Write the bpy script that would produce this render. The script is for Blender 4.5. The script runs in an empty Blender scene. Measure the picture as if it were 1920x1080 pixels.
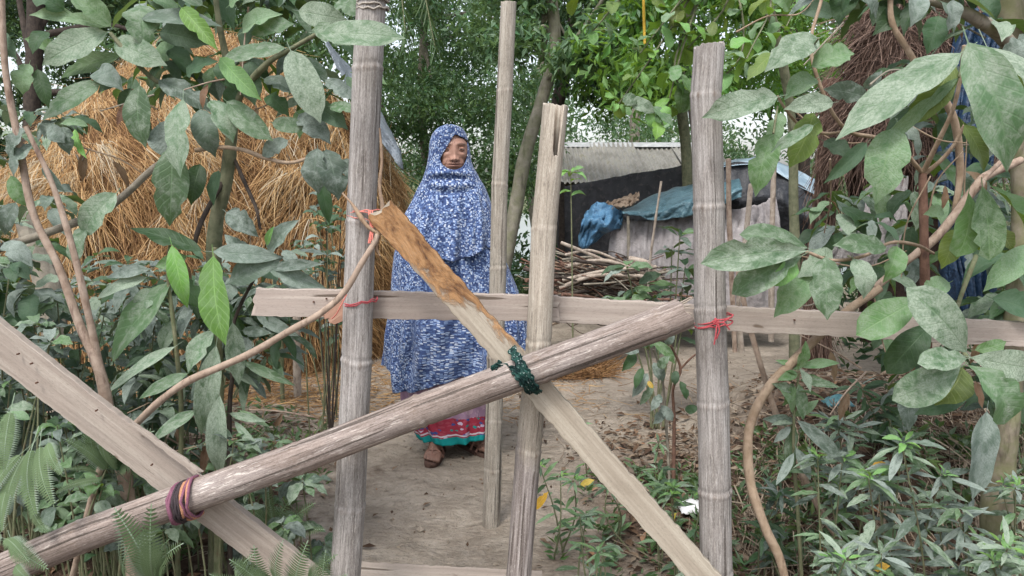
import bpy, math, random
import numpy as np
from mathutils import Vector, Matrix
from mathutils import noise as mnoise

random.seed(11)
rng = np.random.default_rng(11)
SC = bpy.context.scene
COL = SC.collection
R = math.radians

# ------------------------------------------------------------------ camera, world, sun, exposure
FPX = 1397.0
PITCH = R(-8.3)
CAMZ = 1.25
cam_d = bpy.data.cameras.new('camera')
cam = bpy.data.objects.new('camera', cam_d)
COL.objects.link(cam)
cam.location = (0, 0, CAMZ)
cam.rotation_euler = (R(90) + PITCH, 0, 0)
cam_d.sensor_width = 36
cam_d.lens = 36 * FPX / 1920
cam_d.clip_start = 0.05
cam_d.clip_end = 1000
SC.camera = cam

world = bpy.data.worlds.new('World')
SC.world = world
world.use_nodes = True
wn = world.node_tree
wn.nodes.clear()
sky = wn.nodes.new('ShaderNodeTexSky')
sky.sky_type = 'NISHITA'
sky.sun_disc = False
sky.sun_elevation = R(58)
sky.sun_rotation = R(200)
sky.air_density = 1.0
sky.dust_density = 3.0
sky.ozone_density = 0.6
hs = wn.nodes.new('ShaderNodeHueSaturation')
hs.inputs['Saturation'].default_value = 0.42
bg = wn.nodes.new('ShaderNodeBackground')
bg.inputs['Strength'].default_value = 0.15
wo = wn.nodes.new('ShaderNodeOutputWorld')
wn.links.new(sky.outputs[0], hs.inputs['Color'])
wn.links.new(hs.outputs[0], bg.inputs['Color'])
wn.links.new(bg.outputs[0], wo.inputs['Surface'])

sun_d = bpy.data.lights.new('sun', 'SUN')
sun_d.energy = 1.2
sun_d.angle = R(14)
sun_d.color = (1.0, 0.98, 0.95)
sun = bpy.data.objects.new('sun', sun_d)
COL.objects.link(sun)
sun.rotation_euler = (R(32), 0, R(-20))
sun.location = (-2, -4, 8)

SC.view_settings.view_transform = 'Standard'
SC.view_settings.look = 'None'
SC.view_settings.gamma = 1.0
SC.view_settings.use_curve_mapping = False
SC.view_settings.exposure = 1.15
SC.render.engine = 'CYCLES'
SC.cycles.max_bounces = 7
SC.cycles.diffuse_bounces = 4
SC.cycles.transmission_bounces = 4

_cp, _sp = math.cos(PITCH), math.sin(PITCH)


def P(x, y, d):
    """the point of the place seen at photo pixel (x, y) whose world Y is d"""
    a = (x - 960) / FPX
    b = -(y - 540) / FPX
    vy = _cp - b * _sp
    vz = _sp + b * _cp
    k = d / vy
    return Vector((a * k, d, CAMZ + vz * k))


def proj(p):
    y = p[1]
    z = p[2] - CAMZ
    fw = y * _cp + z * _sp
    up = -y * _sp + z * _cp
    return 960 + FPX * p[0] / fw, 540 - FPX * up / fw


# ------------------------------------------------------------------ objects, things, parts
class Thing:
    def __init__(s, name, label, cat, loc=(0, 0, 0), group=None):
        o = bpy.data.objects.new(name, None)
        o.empty_display_size = 0.1
        COL.objects.link(o)
        o.location = loc
        o['label'] = label
        o['category'] = cat
        if group:
            o['group'] = group
        s.e = o
        s.b = Vector(loc)
        s.leaf_mb = None
        s.n = 0


def sm(x, a, b):
    t = np.clip((x - a) / (b - a), 0, 1)
    return t * t * (3 - 2 * t)


def mesh_from(name, V, F, UV=None, attrs=None, smooth=True, mat=None):
    """V (n,3), F (m,4) or (m,3) int arrays (or a list of both); per-vertex UV"""
    me = bpy.data.meshes.new(name)
    V = np.asarray(V, dtype=np.float32)
    Fs = F if isinstance(F, list) else [F]
    Fs = [np.asarray(f, dtype=np.int32) for f in Fs if len(f)]
    me.vertices.add(len(V))
    me.vertices.foreach_set('co', V.ravel())
    li = np.concatenate([f.ravel() for f in Fs])
    tot = np.concatenate([np.full(len(f), f.shape[1], dtype=np.int32) for f in Fs])
    me.loops.add(len(li))
    me.polygons.add(len(tot))
    me.loops.foreach_set('vertex_index', li)
    st = np.concatenate([[0], np.cumsum(tot)[:-1]]).astype(np.int32)
    me.polygons.foreach_set('loop_start', st)
    me.polygons.foreach_set('loop_total', tot)
    me.polygons.foreach_set('use_smooth', np.full(len(tot), smooth, dtype=bool))
    if UV is not None:
        ul = me.uv_layers.new(name='UVMap')
        ul.data.foreach_set('uv', np.asarray(UV, dtype=np.float32)[li].ravel())
    for k, a in (attrs or {}).items():
        a = np.asarray(a, dtype=np.float32)
        if a.ndim == 1:
            at = me.attributes.new(k, 'FLOAT', 'POINT')
            at.data.foreach_set('value', a)
        else:
            at = me.attributes.new(k, 'FLOAT_COLOR', 'POINT')
            if a.shape[1] == 3:
                a = np.concatenate([a, np.ones((len(a), 1), dtype=np.float32)], 1)
            at.data.foreach_set('color', a.ravel())
    me.update()
    me.validate()
    if mat is not None:
        me.materials.append(mat)
    return me


def link(name, me, T=None, parent=None):
    o = bpy.data.objects.new(name, me)
    COL.objects.link(o)
    if parent is not None:
        o.parent = parent
    elif T is not None:
        o.parent = T.e
    return o


def tag(o, label, cat, group=None, kind=None):
    if label:
        o['label'] = label
    if cat:
        o['category'] = cat
    if group:
        o['group'] = group
    if kind:
        o['kind'] = kind
    return o


class G:
    """collects grids and loose faces into one mesh"""

    def __init__(s):
        s.V, s.F4, s.F3, s.UV, s.A, s.n = [], [], [], [], [], 0

    def grid(s, X, UV=None, wrap=False, a=0.0):
        X = np.asarray(X, dtype=float)
        r, c = X.shape[:2]
        idx = np.arange(r * c).reshape(r, c) + s.n
        q = np.stack([idx[:-1, :-1], idx[:-1, 1:], idx[1:, 1:], idx[1:, :-1]], -1).reshape(-1, 4)
        s.F4.append(q)
        s.V.append(X.reshape(-1, 3))
        if UV is None:
            u, v = np.meshgrid(np.linspace(0, 1, c), np.linspace(0, 1, r))
            UV = np.stack([u, v], -1)
        s.UV.append(np.asarray(UV, dtype=float).reshape(-1, 2))
        s.A.append(np.broadcast_to(np.asarray(a, dtype=float), (r, c)).reshape(-1) if np.ndim(a) else np.full(r * c, float(a)))
        s.n += r * c

    def fan(s, ring, centre, uv=(0, 0)):
        k = len(ring)
        s.V.append(np.vstack([np.asarray(ring), np.asarray(centre)[None]]))
        s.UV.append(np.tile(np.asarray(uv, dtype=float), (k + 1, 1)))
        s.A.append(np.zeros(k + 1))
        i = np.arange(k - 1) + s.n
        s.F3.append(np.stack([i, i + 1, np.full(k - 1, s.n + k)], -1))
        s.n += k + 1

    def build(s, name, mat, T=None, parent=None, smooth=True, extra=None, base=None):
        V = np.concatenate(s.V)
        if T is not None:
            V = V - np.array(T.b)
        elif base is not None:
            V = V - np.array(base)
        F = []
        if s.F4:
            F.append(np.concatenate(s.F4))
        if s.F3:
            F.append(np.concatenate(s.F3))
        me = mesh_from(name, V, F, np.concatenate(s.UV), {'a': np.concatenate(s.A)}, smooth, mat)
        o = link(name, me, T, parent)
        if T is None and base is not None and parent is None:
            o.location = base
        return o


def smooth_path(pts, n=8):
    """Catmull-Rom through pts"""
    p = np.array([list(q) for q in pts], dtype=float)
    if len(p) < 3:
        t = np.linspace(0, 1, max(2, n))[:, None]
        return p[0] * (1 - t) + p[-1] * t
    e = np.vstack([2 * p[0] - p[1], p, 2 * p[-1] - p[-2]])
    out = []
    for i in range(1, len(e) - 2):
        a, b, c, d = e[i - 1], e[i], e[i + 1], e[i + 2]
        for t in np.linspace(0, 1, n, endpoint=False):
            out.append(0.5 * ((2 * b) + (-a + c) * t + (2 * a - 5 * b + 4 * c - d) * t * t + (-a + 3 * b - 3 * c + d) * t ** 3))
    out.append(e[-2])
    return np.array(out)


def frames(p):
    t = np.gradient(p, axis=0)
    t /= np.linalg.norm(t, axis=1)[:, None] + 1e-9
    u = np.zeros_like(p)
    v = np.zeros_like(p)
    ref = np.array([0.0, -1.0, 0.1]) if abs(t[0][1]) < 0.8 else np.array([0.0, 0, 1.0])
    a = np.cross(t[0], ref)
    a /= np.linalg.norm(a)
    for i in range(len(p)):
        a = a - t[i] * np.dot(a, t[i])
        a /= np.linalg.norm(a) + 1e-9
        u[i] = a
        v[i] = np.cross(t[i], a)
    return t, u, v


def tube(g, pts, rad, seg=8, n=6, cap=True, lump=0.0, smoothed=True, a=0.0, v0=0.0):
    p = smooth_path(pts, n) if smoothed else np.array([list(q) for q in pts], dtype=float)
    m = len(p)
    if np.ndim(rad):
        r = np.interp(np.linspace(0, 1, m), np.linspace(0, 1, len(rad)), rad)
    else:
        r = np.full(m, float(rad))
    if lump:
        r = r * (1 + lump * np.convolve(rng.normal(0, 1, m + 2), [.3, .4, .3], 'valid'))
    t, u, v = frames(p)
    th = np.linspace(0, 2 * math.pi, seg + 1)
    X = p[:, None] + r[:, None, None] * (np.cos(th)[None, :, None] * u[:, None] + np.sin(th)[None, :, None] * v[:, None])
    s = np.concatenate([[0], np.cumsum(np.linalg.norm(np.diff(p, axis=0), axis=1))])
    U = np.broadcast_to(th[None] * r.mean(), (m, seg + 1))
    W = np.broadcast_to(s[:, None] + v0, (m, seg + 1))
    g.grid(X, np.stack([U, W], -1), a=a)
    if cap:
        g.fan(X[0][::-1], p[0] - t[0] * r[0] * 0.3, (0, v0))
        g.fan(X[-1], p[-1] + t[-1] * r[-1] * 0.3, (0, v0 + s[-1]))


def tube_obj(name, pts, rad, mat, T=None, parent=None, base=None, **k):
    g = G()
    tube(g, pts, rad, **k)
    return g.build(name, mat, T, parent, base=base)


def vnoise(x, y, seed=0):
    """cheap 2-D value noise, vectorised, about -1..1"""
    xi = np.floor(x).astype(np.int64)
    yi = np.floor(y).astype(np.int64)
    xf = x - xi
    yf = y - yi

    def h(a, b):
        n = (a * 374761393 + b * 668265263 + seed * 974711) & 0x7fffffff
        n = (n ^ (n >> 13)) * 1274126177 & 0x7fffffff
        return ((n ^ (n >> 16)) & 0xffff) / 32767.5 - 1
    u = xf * xf * (3 - 2 * xf)
    w = yf * yf * (3 - 2 * yf)
    return (h(xi, yi) * (1 - u) + h(xi + 1, yi) * u) * (1 - w) + (h(xi, yi + 1) * (1 - u) + h(xi + 1, yi + 1) * u) * w


def fbm(x, y, seed=0, o=4):
    s = 0
    a = 0.5
    for k in range(o):
        s = s + a * vnoise(x * 2 ** k, y * 2 ** k, seed + k)
        a *= 0.5
    return s


# ------------------------------------------------------------------ materials
class NT:
    def __init__(s, name):
        s.m = bpy.data.materials.new(name)
        s.m.use_nodes = True
        s.t = s.m.node_tree
        s.t.nodes.clear()
        s.out = s.n('OutputMaterial')

    def n(s, kind, **kw):
        x = s.t.nodes.new('ShaderNode' + kind)
        for k, v in kw.items():
            setattr(x, k, v)
        return x

    def l(s, a, b):
        s.t.links.new(a, b)

    def put(s, sock, v):
        if hasattr(v, 'is_linked') or hasattr(v, 'links'):
            s.l(v, sock)
        elif v is not None:
            if isinstance(v, (tuple, list)) and len(v) == 3 and sock.type == 'RGBA':
                v = (*v, 1)
            sock.default_value = v

    def math(s, op, a, b=None, c=None, clamp=False):
        x = s.n('Math', operation=op, use_clamp=clamp)
        s.put(x.inputs[0], a)
        if b is not None:
            s.put(x.inputs[1], b)
        if c is not None:
            s.put(x.inputs[2], c)
        return x.outputs[0]

    def mix(s, f, a, b, blend='MIX'):
        x = s.n('Mix', data_type='RGBA', blend_type=blend)
        s.put(x.inputs[0], f)
        s.put(x.inputs[6], a)
        s.put(x.inputs[7], b)
        return x.outputs[2]

    def ramp(s, f, stops, interp='LINEAR'):
        x = s.n('ValToRGB')
        x.color_ramp.interpolation = interp
        e = x.color_ramp.elements
        while len(e) < len(stops):
            e.new(0.5)
        for i, (p, c) in enumerate(stops):
            e[i].position = p
            c = (c, c, c) if not isinstance(c, (tuple, list)) else c
            e[i].color = (*c, 1)
        s.put(x.inputs[0], f)
        return x.outputs[0]

    def mapr(s, f, a, b, c=0.0, d=1.0):
        x = s.n('MapRange')
        x.inputs[1].default_value = a
        x.inputs[2].default_value = b
        x.inputs[3].default_value = c
        x.inputs[4].default_value = d
        s.put(x.inputs[0], f)
        return x.outputs[0]

    def coord(s, which='UV', scale=(1, 1, 1), loc=None):
        c = s.n('TexCoord')
        mp = s.n('Mapping')
        mp.inputs['Scale'].default_value = scale
        s.l(c.outputs[which], mp.inputs[0])
        if loc is not None:
            s.put(mp.inputs[1], loc)
        return mp.outputs[0]

    def noise(s, vec, scale=5, detail=4, rough=0.55, dist=0.0, w=None):
        x = s.n('TexNoise')
        if w is not None:
            x.noise_dimensions = '4D'
            s.put(x.inputs['W'], w)
        s.l(vec, x.inputs['Vector'])
        x.inputs['Scale'].default_value = scale
        x.inputs['Detail'].default_value = detail
        x.inputs['Roughness'].default_value = rough
        x.inputs['Distortion'].default_value = dist
        return x.outputs[0]

    def rand(s):
        return s.n('ObjectInfo').outputs['Random']

    def attr(s, name):
        x = s.n('Attribute')
        x.attribute_name = name
        return x

    def hsv(s, col, h=0.5, sat=1.0, v=1.0):
        x = s.n('HueSaturation')
        s.put(x.inputs['Hue'], h)
        s.put(x.inputs['Saturation'], sat)
        s.put(x.inputs['Value'], v)
        s.put(x.inputs['Color'], col)
        return x.outputs[0]

    def bump(s, h, strength=0.4, dist=0.002):
        x = s.n('Bump')
        x.inputs['Strength'].default_value = strength
        x.inputs['Distance'].default_value = dist
        s.l(h, x.inputs['Height'])
        return x.outputs[0]

    def bsdf(s, col, rough=0.8, spec=0.25, normal=None, metal=0.0, transl=0.0, tcol=None, sheen=0.0):
        b = s.n('BsdfPrincipled')
        s.put(b.inputs['Base Color'], col)
        s.put(b.inputs['Roughness'], rough)
        s.put(b.inputs['Specular IOR Level'], spec)
        s.put(b.inputs['Metallic'], metal)
        if sheen:
            b.inputs['Sheen Weight'].default_value = sheen
        if normal is not None:
            s.l(normal, b.inputs['Normal'])
        o = b.outputs[0]
        if transl:
            t = s.n('BsdfTranslucent')
            s.put(t.inputs['Color'], tcol if tcol is not None else col)
            mx = s.n('MixShader')
            s.put(mx.inputs[0], transl)
            s.l(o, mx.inputs[1])
            s.l(t.outputs[0], mx.inputs[2])
            o = mx.outputs[0]
        s.l(o, s.out.inputs['Surface'])
        return s.m


def leaf_material(name, base, under, dust, amount, attr=False, rough=0.55):
    m = NT(name)
    rnd = m.attr('a').outputs['Fac'] if attr else m.rand()
    uv = m.coord('UV')
    sp = m.n('SeparateXYZ')
    m.l(uv, sp.inputs[0])
    au = m.math('ABSOLUTE', m.math('SUBTRACT', sp.outputs[0], 0.5))
    au2 = m.math('MULTIPLY', au, 2.0)
    w10 = m.math('MULTIPLY', rnd, 37.0)
    var = m.hsv(base, m.mapr(rnd, 0, 1, 0.475, 0.52), 1.0, m.mapr(m.math('FRACT', w10), 0, 1, 0.65, 1.35))
    if attr:
        dustf = m.mapr(m.math('FRACT', m.math('MULTIPLY', rnd, 91.0)), 0.2, 1.0, 0.0, amount)
        top = m.mix(dustf, var, dust)
        col = m.mix(m.n('NewGeometry').outputs['Backfacing'], top, m.hsv(under, 0.5, 1.0, m.mapr(m.math('FRACT', w10), 0, 1, 0.7, 1.3)))
        return m.bsdf(col, rough, 0.3, transl=0.35, tcol=m.hsv(under, 0.49, 1.1, 1.3))
    sc = m.coord('UV', (1.4, 3.0, 1))
    n1 = m.noise(sc, 2.2, 6, 0.62, 0.6, w=w10)
    n2 = m.noise(m.coord('UV', (1.5, 4.0, 1)), 12, 5, 0.72, w=w10)
    vein = m.mapr(au2, 0.0, 0.07, 1.0, 0.0)
    sv = m.math('SINE', m.math('ADD', m.math('MULTIPLY', sp.outputs[1], 62.0), m.math('MULTIPLY', au2, -11.0)))
    svm = m.mapr(sv, 0.75, 1.0, 0.0, 0.55)
    veins = m.math('MAXIMUM', vein, svm)
    d0 = m.mapr(m.math('ADD', n1, m.math('MULTIPLY', m.math('SUBTRACT', rnd, 0.5), 0.22)), 0.37, 0.58, 0.12, 1.0)
    d1 = m.math('MULTIPLY', d0, m.mapr(n2, 0.38, 0.56, 0.38, 1.0))
    d1 = m.math('MULTIPLY', d1, amount, clamp=True)
    g1 = m.mix(m.math('MULTIPLY', n2, 0.5), var, m.hsv(var, 0.5, 1.1, 0.62))
    g1 = m.mix(m.math('MULTIPLY', veins, 0.5), g1, m.hsv(base, 0.47, 0.8, 2.2))
    d1 = m.math('MULTIPLY', d1, m.mapr(veins, 0, 1, 1.0, 0.72))
    top = m.mix(d1, g1, m.hsv(dust, 0.5, 1.0, m.mapr(rnd, 0, 1, 0.85, 1.1)))
    # dirt specks and bitten brown spots
    spk = m.mapr(m.noise(m.coord('UV', (1, 2.6, 1)), 26, 2, 0.5, w=w10), 0.68, 0.72, 0.0, 0.5)
    top = m.mix(spk, top, (0.07, 0.06, 0.035))
    und = m.mix(m.math('MULTIPLY', veins, 0.5), m.hsv(under, 0.5, 1.0, m.mapr(rnd, 0, 1, 0.8, 1.2)), m.hsv(under, 0.48, 0.7, 1.7))
    col = m.mix(m.n('NewGeometry').outputs['Backfacing'], top, und)
    nb = m.bump(m.math('SUBTRACT', m.math('MULTIPLY', n2, 0.3), veins), 0.45, 0.0016)
    return m.bsdf(col, m.mapr(d1, 0.1, 0.8, rough * 0.9, 0.95), 0.32, nb, transl=0.28, tcol=m.hsv(under, 0.49, 1.1, 1.2))


L_DUST = leaf_material('leaf_dusty', (0.05, 0.125, 0.05), (0.13, 0.19, 0.06), (0.325, 0.385, 0.305), 1.0)
L_MID = leaf_material('leaf_mid', (0.065, 0.165, 0.05), (0.15, 0.24, 0.045), (0.28, 0.36, 0.25), 0.8)
L_FRESH = leaf_material('leaf_fresh', (0.11, 0.28, 0.05), (0.17, 0.30, 0.05), (0.27, 0.38, 0.22), 0.55)
L_DARK = leaf_material('leaf_dark', (0.025, 0.075, 0.025), (0.09, 0.15, 0.04), (0.16, 0.21, 0.16), 0.45)
L_OLIVE = leaf_material('leaf_olive', (0.11, 0.17, 0.03), (0.13, 0.19, 0.03), (0.2, 0.25, 0.14), 0.4)
L_BLUE = leaf_material('leaf_grey', (0.075, 0.115, 0.085), (0.12, 0.16, 0.09), (0.31, 0.36, 0.325), 0.95)
L_YEL = leaf_material('leaf_yellow', (0.55, 0.38, 0.04), (0.5, 0.36, 0.05), (0.5, 0.4, 0.2), 0.3)
L_FAR = leaf_material('foliage_far', (0.06, 0.135, 0.055), (0.12, 0.20, 0.07), (0.20, 0.28, 0.19), 0.7, attr=True)
L_FARB = leaf_material('foliage_bright', (0.08, 0.20, 0.04), (0.15, 0.27, 0.045), (0.22, 0.32, 0.16), 0.45, attr=True)
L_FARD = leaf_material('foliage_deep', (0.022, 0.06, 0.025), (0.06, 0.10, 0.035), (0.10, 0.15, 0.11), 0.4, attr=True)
L_DRY = leaf_material('leaf_dry', (0.16, 0.09, 0.045), (0.20, 0.12, 0.06), (0.27, 0.22, 0.16), 0.6)
KM = {'r': L_DRY, 'd': L_DUST, 'm': L_MID, 'g': L_FRESH, 'k': L_DARK, 'o': L_OLIVE, 'b': L_BLUE, 'y': L_YEL}


def bamboo_material(name, light, dark, stain, flake=0.3, foot=None):
    m = NT(name)
    r37 = m.math('MULTIPLY', m.rand(), 17.0)
    st = m.noise(m.coord('UV', (110, 4, 1)), 1.0, 6, 0.6, 0.2, w=r37)
    fine = m.noise(m.coord('UV', (420, 9, 1)), 1.0, 3, 0.6, w=r37)
    big = m.noise(m.coord('UV', (14, 5, 1)), 1.0, 5, 0.6, 0.4, w=r37)
    c = m.mix(m.mapr(st, 0.33, 0.62), dark, light)
    c = m.mix(m.mapr(big, 0.47, 0.68, 0, 0.75), c, stain)
    c = m.mix(m.mapr(fine, 0.53, 0.64, 0, 0.7), c, m.hsv(dark, 0.5, 1, 0.5))
    fib = m.noise(m.coord('UV', (330, 26, 1)), 1.0, 5, 0.7, 0.3, w=r37)
    c = m.mix(m.mapr(fib, 0.56, 0.63, 0, 0.6), c, (0.07, 0.055, 0.045))
    c = m.mix(m.mapr(fib, 0.43, 0.36, 0, 0.5), c, m.hsv(light, 0.5, 0.75, 1.3))
    fl = m.math('MULTIPLY', m.mapr(m.noise(m.coord('UV', (160, 22, 1)), 1.0, 4, 0.7, w=r37), 0.56, 0.62), m.mapr(big, 0.4, 0.6))
    c = m.mix(m.math('MULTIPLY', fl, flake), c, (0.55, 0.50, 0.45))
    if foot:
        sp = m.n('SeparateXYZ')
        m.l(m.coord('UV'), sp.inputs[0])
        ff = m.mapr(m.math('ADD', sp.outputs[1], m.math('MULTIPLY', m.math('SUBTRACT', big, 0.5), 0.5)), foot - 0.05, foot + 0.05, 1, 0)
        c = m.mix(ff, c, m.mix(m.mapr(st, 0.38, 0.6), (0.10, 0.08, 0.072), (0.30, 0.265, 0.25)))
        c = m.mix(m.math('MULTIPLY', m.math('MULTIPLY', ff, fl), 0.8), c, (0.5, 0.46, 0.43))
    nd = m.attr('a').outputs['Fac']
    c = m.mix(m.math('MULTIPLY', nd, 0.55), c, m.mix(m.mapr(st, 0.4, 0.6), (0.16, 0.11, 0.075), m.hsv(light, 0.5, 0.8, 1.1)))
    crack = m.mapr(m.noise(m.coord('UV', (95, 1.6, 1)), 1.0, 2, 0.4, 0.1, w=r37), 0.63, 0.645, 0, 0.8)
    c = m.mix(crack, c, (0.05, 0.04, 0.033))
    spk = m.noise(m.coord('UV', (520, 170, 1)), 1.0, 4, 0.75, w=r37)
    c = m.mix(m.mapr(spk, 0.52, 0.66, 0, 0.55), c, m.hsv(dark, 0.5, 1, 0.6))
    c = m.mix(m.mapr(spk, 0.46, 0.34, 0, 0.45), c, m.hsv(light, 0.5, 0.8, 1.25))
    h = m.math('SUBTRACT', m.math('ADD', m.math('ADD', st, m.math('MULTIPLY', spk, 0.5)), m.math('MULTIPLY', fine, 0.6)), crack)
    return m.bsdf(c, 0.82, 0.2, m.bump(h, 0.6, 0.0022))


M_BAM = bamboo_material('bamboo_weathered', (0.39, 0.365, 0.345), (0.19, 0.17, 0.155), (0.15, 0.13, 0.115), 0.35)
M_BAM2 = bamboo_material('bamboo_pale', (0.42, 0.38, 0.325), (0.27, 0.235, 0.195), (0.22, 0.19, 0.155), 0.2)
M_BAMM = bamboo_material('bamboo_cream_dark_foot', (0.47, 0.42, 0.35), (0.31, 0.265, 0.215), (0.26, 0.225, 0.18), 0.2, foot=0.66)
M_BAM3 = bamboo_material('bamboo_brown', (0.29, 0.235, 0.205), (0.13, 0.10, 0.085), (0.34, 0.30, 0.28), 0.9)
M_BAM4 = bamboo_material('bamboo_dark_foot', (0.26, 0.22, 0.20), (0.11, 0.09, 0.085), (0.36, 0.32, 0.30), 0.9)


def plank_material(name, light, dark, stain, rot=None):
    m = NT(name)
    r = m.math('MULTIPLY', m.rand(), 23.0)
    gr = m.noise(m.coord('UV', (90, 3.0, 1)), 1.0, 6, 0.6, 0.5, w=r)
    ring = m.noise(m.coord('UV', (26, 1.2, 1)), 1.0, 3, 0.5, 1.2, w=r)
    big = m.noise(m.coord('UV', (9, 3.5, 1)), 1.0, 6, 0.65, 0.5, w=r)
    c = m.mix(m.mapr(gr, 0.34, 0.64), dark, light)
    c = m.mix(m.mapr(ring, 0.5, 0.53, 0, 0.3), c, m.hsv(dark, 0.49, 1.1, 0.9))
    c = m.mix(m.mapr(big, 0.5, 0.72, 0, 0.7), c, stain)
    knot = m.mapr(m.noise(m.coord('UV', (30, 12, 1)), 1.0, 2, 0.4, w=r), 0.71, 0.74, 0, 0.75)
    c = m.mix(knot, c, (0.10, 0.065, 0.04))
    hb = gr
    if rot:
        a = m.attr('a').outputs['Fac']
        rn = m.noise(m.coord('UV', (38, 14, 1)), 1.0, 8, 0.72, 0.8, w=r)
        rc = m.ramp(rn, [(0.34, (0.035, 0.02, 0.012)), (0.43, (0.17, 0.085, 0.04)), (0.52, (0.30, 0.165, 0.075)), (0.60, (0.38, 0.22, 0.11)), (0.70, (0.42, 0.31, 0.20))])
        edge = m.mapr(m.math('ADD', a, m.math('MULTIPLY', m.math('SUBTRACT', rn, 0.5), 1.5)), 0.4, 0.6)
        c = m.mix(edge, c, rc)
        hb = m.math('ADD', gr, m.math('MULTIPLY', rn, m.math('MULTIPLY', edge, 7.0)))
    sk = m.noise(m.coord('UV', (380, 120, 1)), 1.0, 4, 0.75, w=r)
    c = m.mix(m.mapr(sk, 0.52, 0.68, 0, 0.5), c, m.hsv(dark, 0.5, 1, 0.6))
    ck = m.mapr(m.noise(m.coord('UV', (60, 2.0, 1)), 1.0, 3, 0.5, 0.3, w=r), 0.66, 0.68, 0, 0.8)
    c = m.mix(ck, c, (0.07, 0.05, 0.035))
    return m.bsdf(c, 0.85, 0.2, m.bump(m.math('SUBTRACT', hb, ck), 0.5, 0.002))


M_PL1 = plank_material('plank_pinkish', (0.41, 0.355, 0.31), (0.31, 0.26, 0.225), (0.25, 0.21, 0.185))
M_PL2 = plank_material('plank_rotting', (0.42, 0.375, 0.305), (0.27, 0.23, 0.18), (0.20, 0.165, 0.125), rot=True)
M_PL3 = plank_material('plank_left', (0.40, 0.35, 0.30), (0.27, 0.225, 0.19), (0.22, 0.19, 0.165))


def bark_material(name, c1, c2, c3, sc=1.0, mossy=0.0):
    m = NT(name)
    n1 = m.noise(m.coord('Object'), 28 * sc, 6, 0.65, 0.3)
    n2 = m.noise(m.coord('Object', (1, 1, 0.25)), 60 * sc, 4, 0.6)
    c = m.mix(m.mapr(n1, 0.35, 0.65), c1, c2)
    c = m.mix(m.mapr(n2, 0.55, 0.68, 0, 0.7), c, c3)
    if mossy:
        n3 = m.noise(m.coord('Object'), 14, 6, 0.7)
        c = m.mix(m.mapr(n3, 0.42, 0.6, 0, mossy), c, (0.12, 0.14, 0.05))
    return m.bsdf(c, 0.85, 0.2, m.bump(m.math('ADD', n1, n2), 0.6, 0.004))


M_TWIG = bark_material('bark_pinkish', (0.22, 0.155, 0.115), (0.38, 0.30, 0.24), (0.11, 0.065, 0.05))
M_VINE = bark_material('bark_vine', (0.23, 0.165, 0.11), (0.34, 0.26, 0.19), (0.15, 0.1, 0.07))
M_GREY = bark_material('bark_grey', (0.17, 0.15, 0.12), (0.28, 0.25, 0.20), (0.09, 0.08, 0.06))
M_GMOSS = bark_material('bark_grey_mossy', (0.15, 0.14, 0.11), (0.27, 0.25, 0.20), (0.08, 0.075, 0.055), 0.4, 0.35)
M_GREEN = bark_material('bark_green', (0.10, 0.11, 0.065), (0.19, 0.19, 0.12), (0.06, 0.06, 0.04))
M_MOSS = bark_material('bark_mossy', (0.12, 0.10, 0.07), (0.24, 0.21, 0.16), (0.06, 0.05, 0.035), 0.6, 0.5)
M_DARKB = bark_material('bark_dark', (0.035, 0.028, 0.024), (0.07, 0.055, 0.045), (0.025, 0.02, 0.018))
M_STICK = bark_material('stick_pale', (0.26, 0.21, 0.17), (0.42, 0.36, 0.30), (0.12, 0.09, 0.07))
M_REDB = bark_material('bark_reddish', (0.10, 0.055, 0.04), (0.19, 0.11, 0.08), (0.05, 0.03, 0.025))
M_STEM = bark_material('stem_green_grey', (0.10, 0.12, 0.06), (0.18, 0.18, 0.11), (0.12, 0.08, 0.05))


def strand_material(name, stops, rough=0.7):
    m = NT(name)
    a = m.attr('a').outputs['Fac']
    c = m.ramp(a, stops)
    return m.bsdf(c, rough, 0.3, transl=0.15)


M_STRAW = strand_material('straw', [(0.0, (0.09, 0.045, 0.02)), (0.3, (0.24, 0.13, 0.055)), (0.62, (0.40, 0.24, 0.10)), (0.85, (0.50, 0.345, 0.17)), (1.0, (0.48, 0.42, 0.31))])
M_STRAWG = strand_material('straw_grey', [(0.0, (0.08, 0.06, 0.045)), (0.5, (0.22, 0.17, 0.12)), (1.0, (0.40, 0.33, 0.25))])
M_THATCH = strand_material('thatch_brown', [(0.0, (0.045, 0.028, 0.022)), (0.5, (0.13, 0.08, 0.06)), (1.0, (0.26, 0.18, 0.14))])


def simple(name, c1, c2, scale=20, rough=0.8, bump=0.3, spec=0.2, coord='Object', transl=0.0, bd=0.002, sheen=0.0):
    m = NT(name)
    n = m.noise(m.coord(coord), scale, 6, 0.6, 0.2)
    return m.bsdf(m.mix(m.mapr(n, 0.35, 0.65), c1, c2), rough, spec, m.bump(n, bump, bd), transl=transl, sheen=sheen)


M_CORE = simple('straw_core', (0.06, 0.03, 0.013), (0.14, 0.075, 0.03), 30, 0.95, 0.8, bd=0.01)  # dark colour stands in for shade in the gaps between straws
M_THCORE = simple('thatch_core', (0.03, 0.02, 0.016), (0.07, 0.045, 0.035), 30, 0.95, 0.8, bd=0.01)
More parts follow.
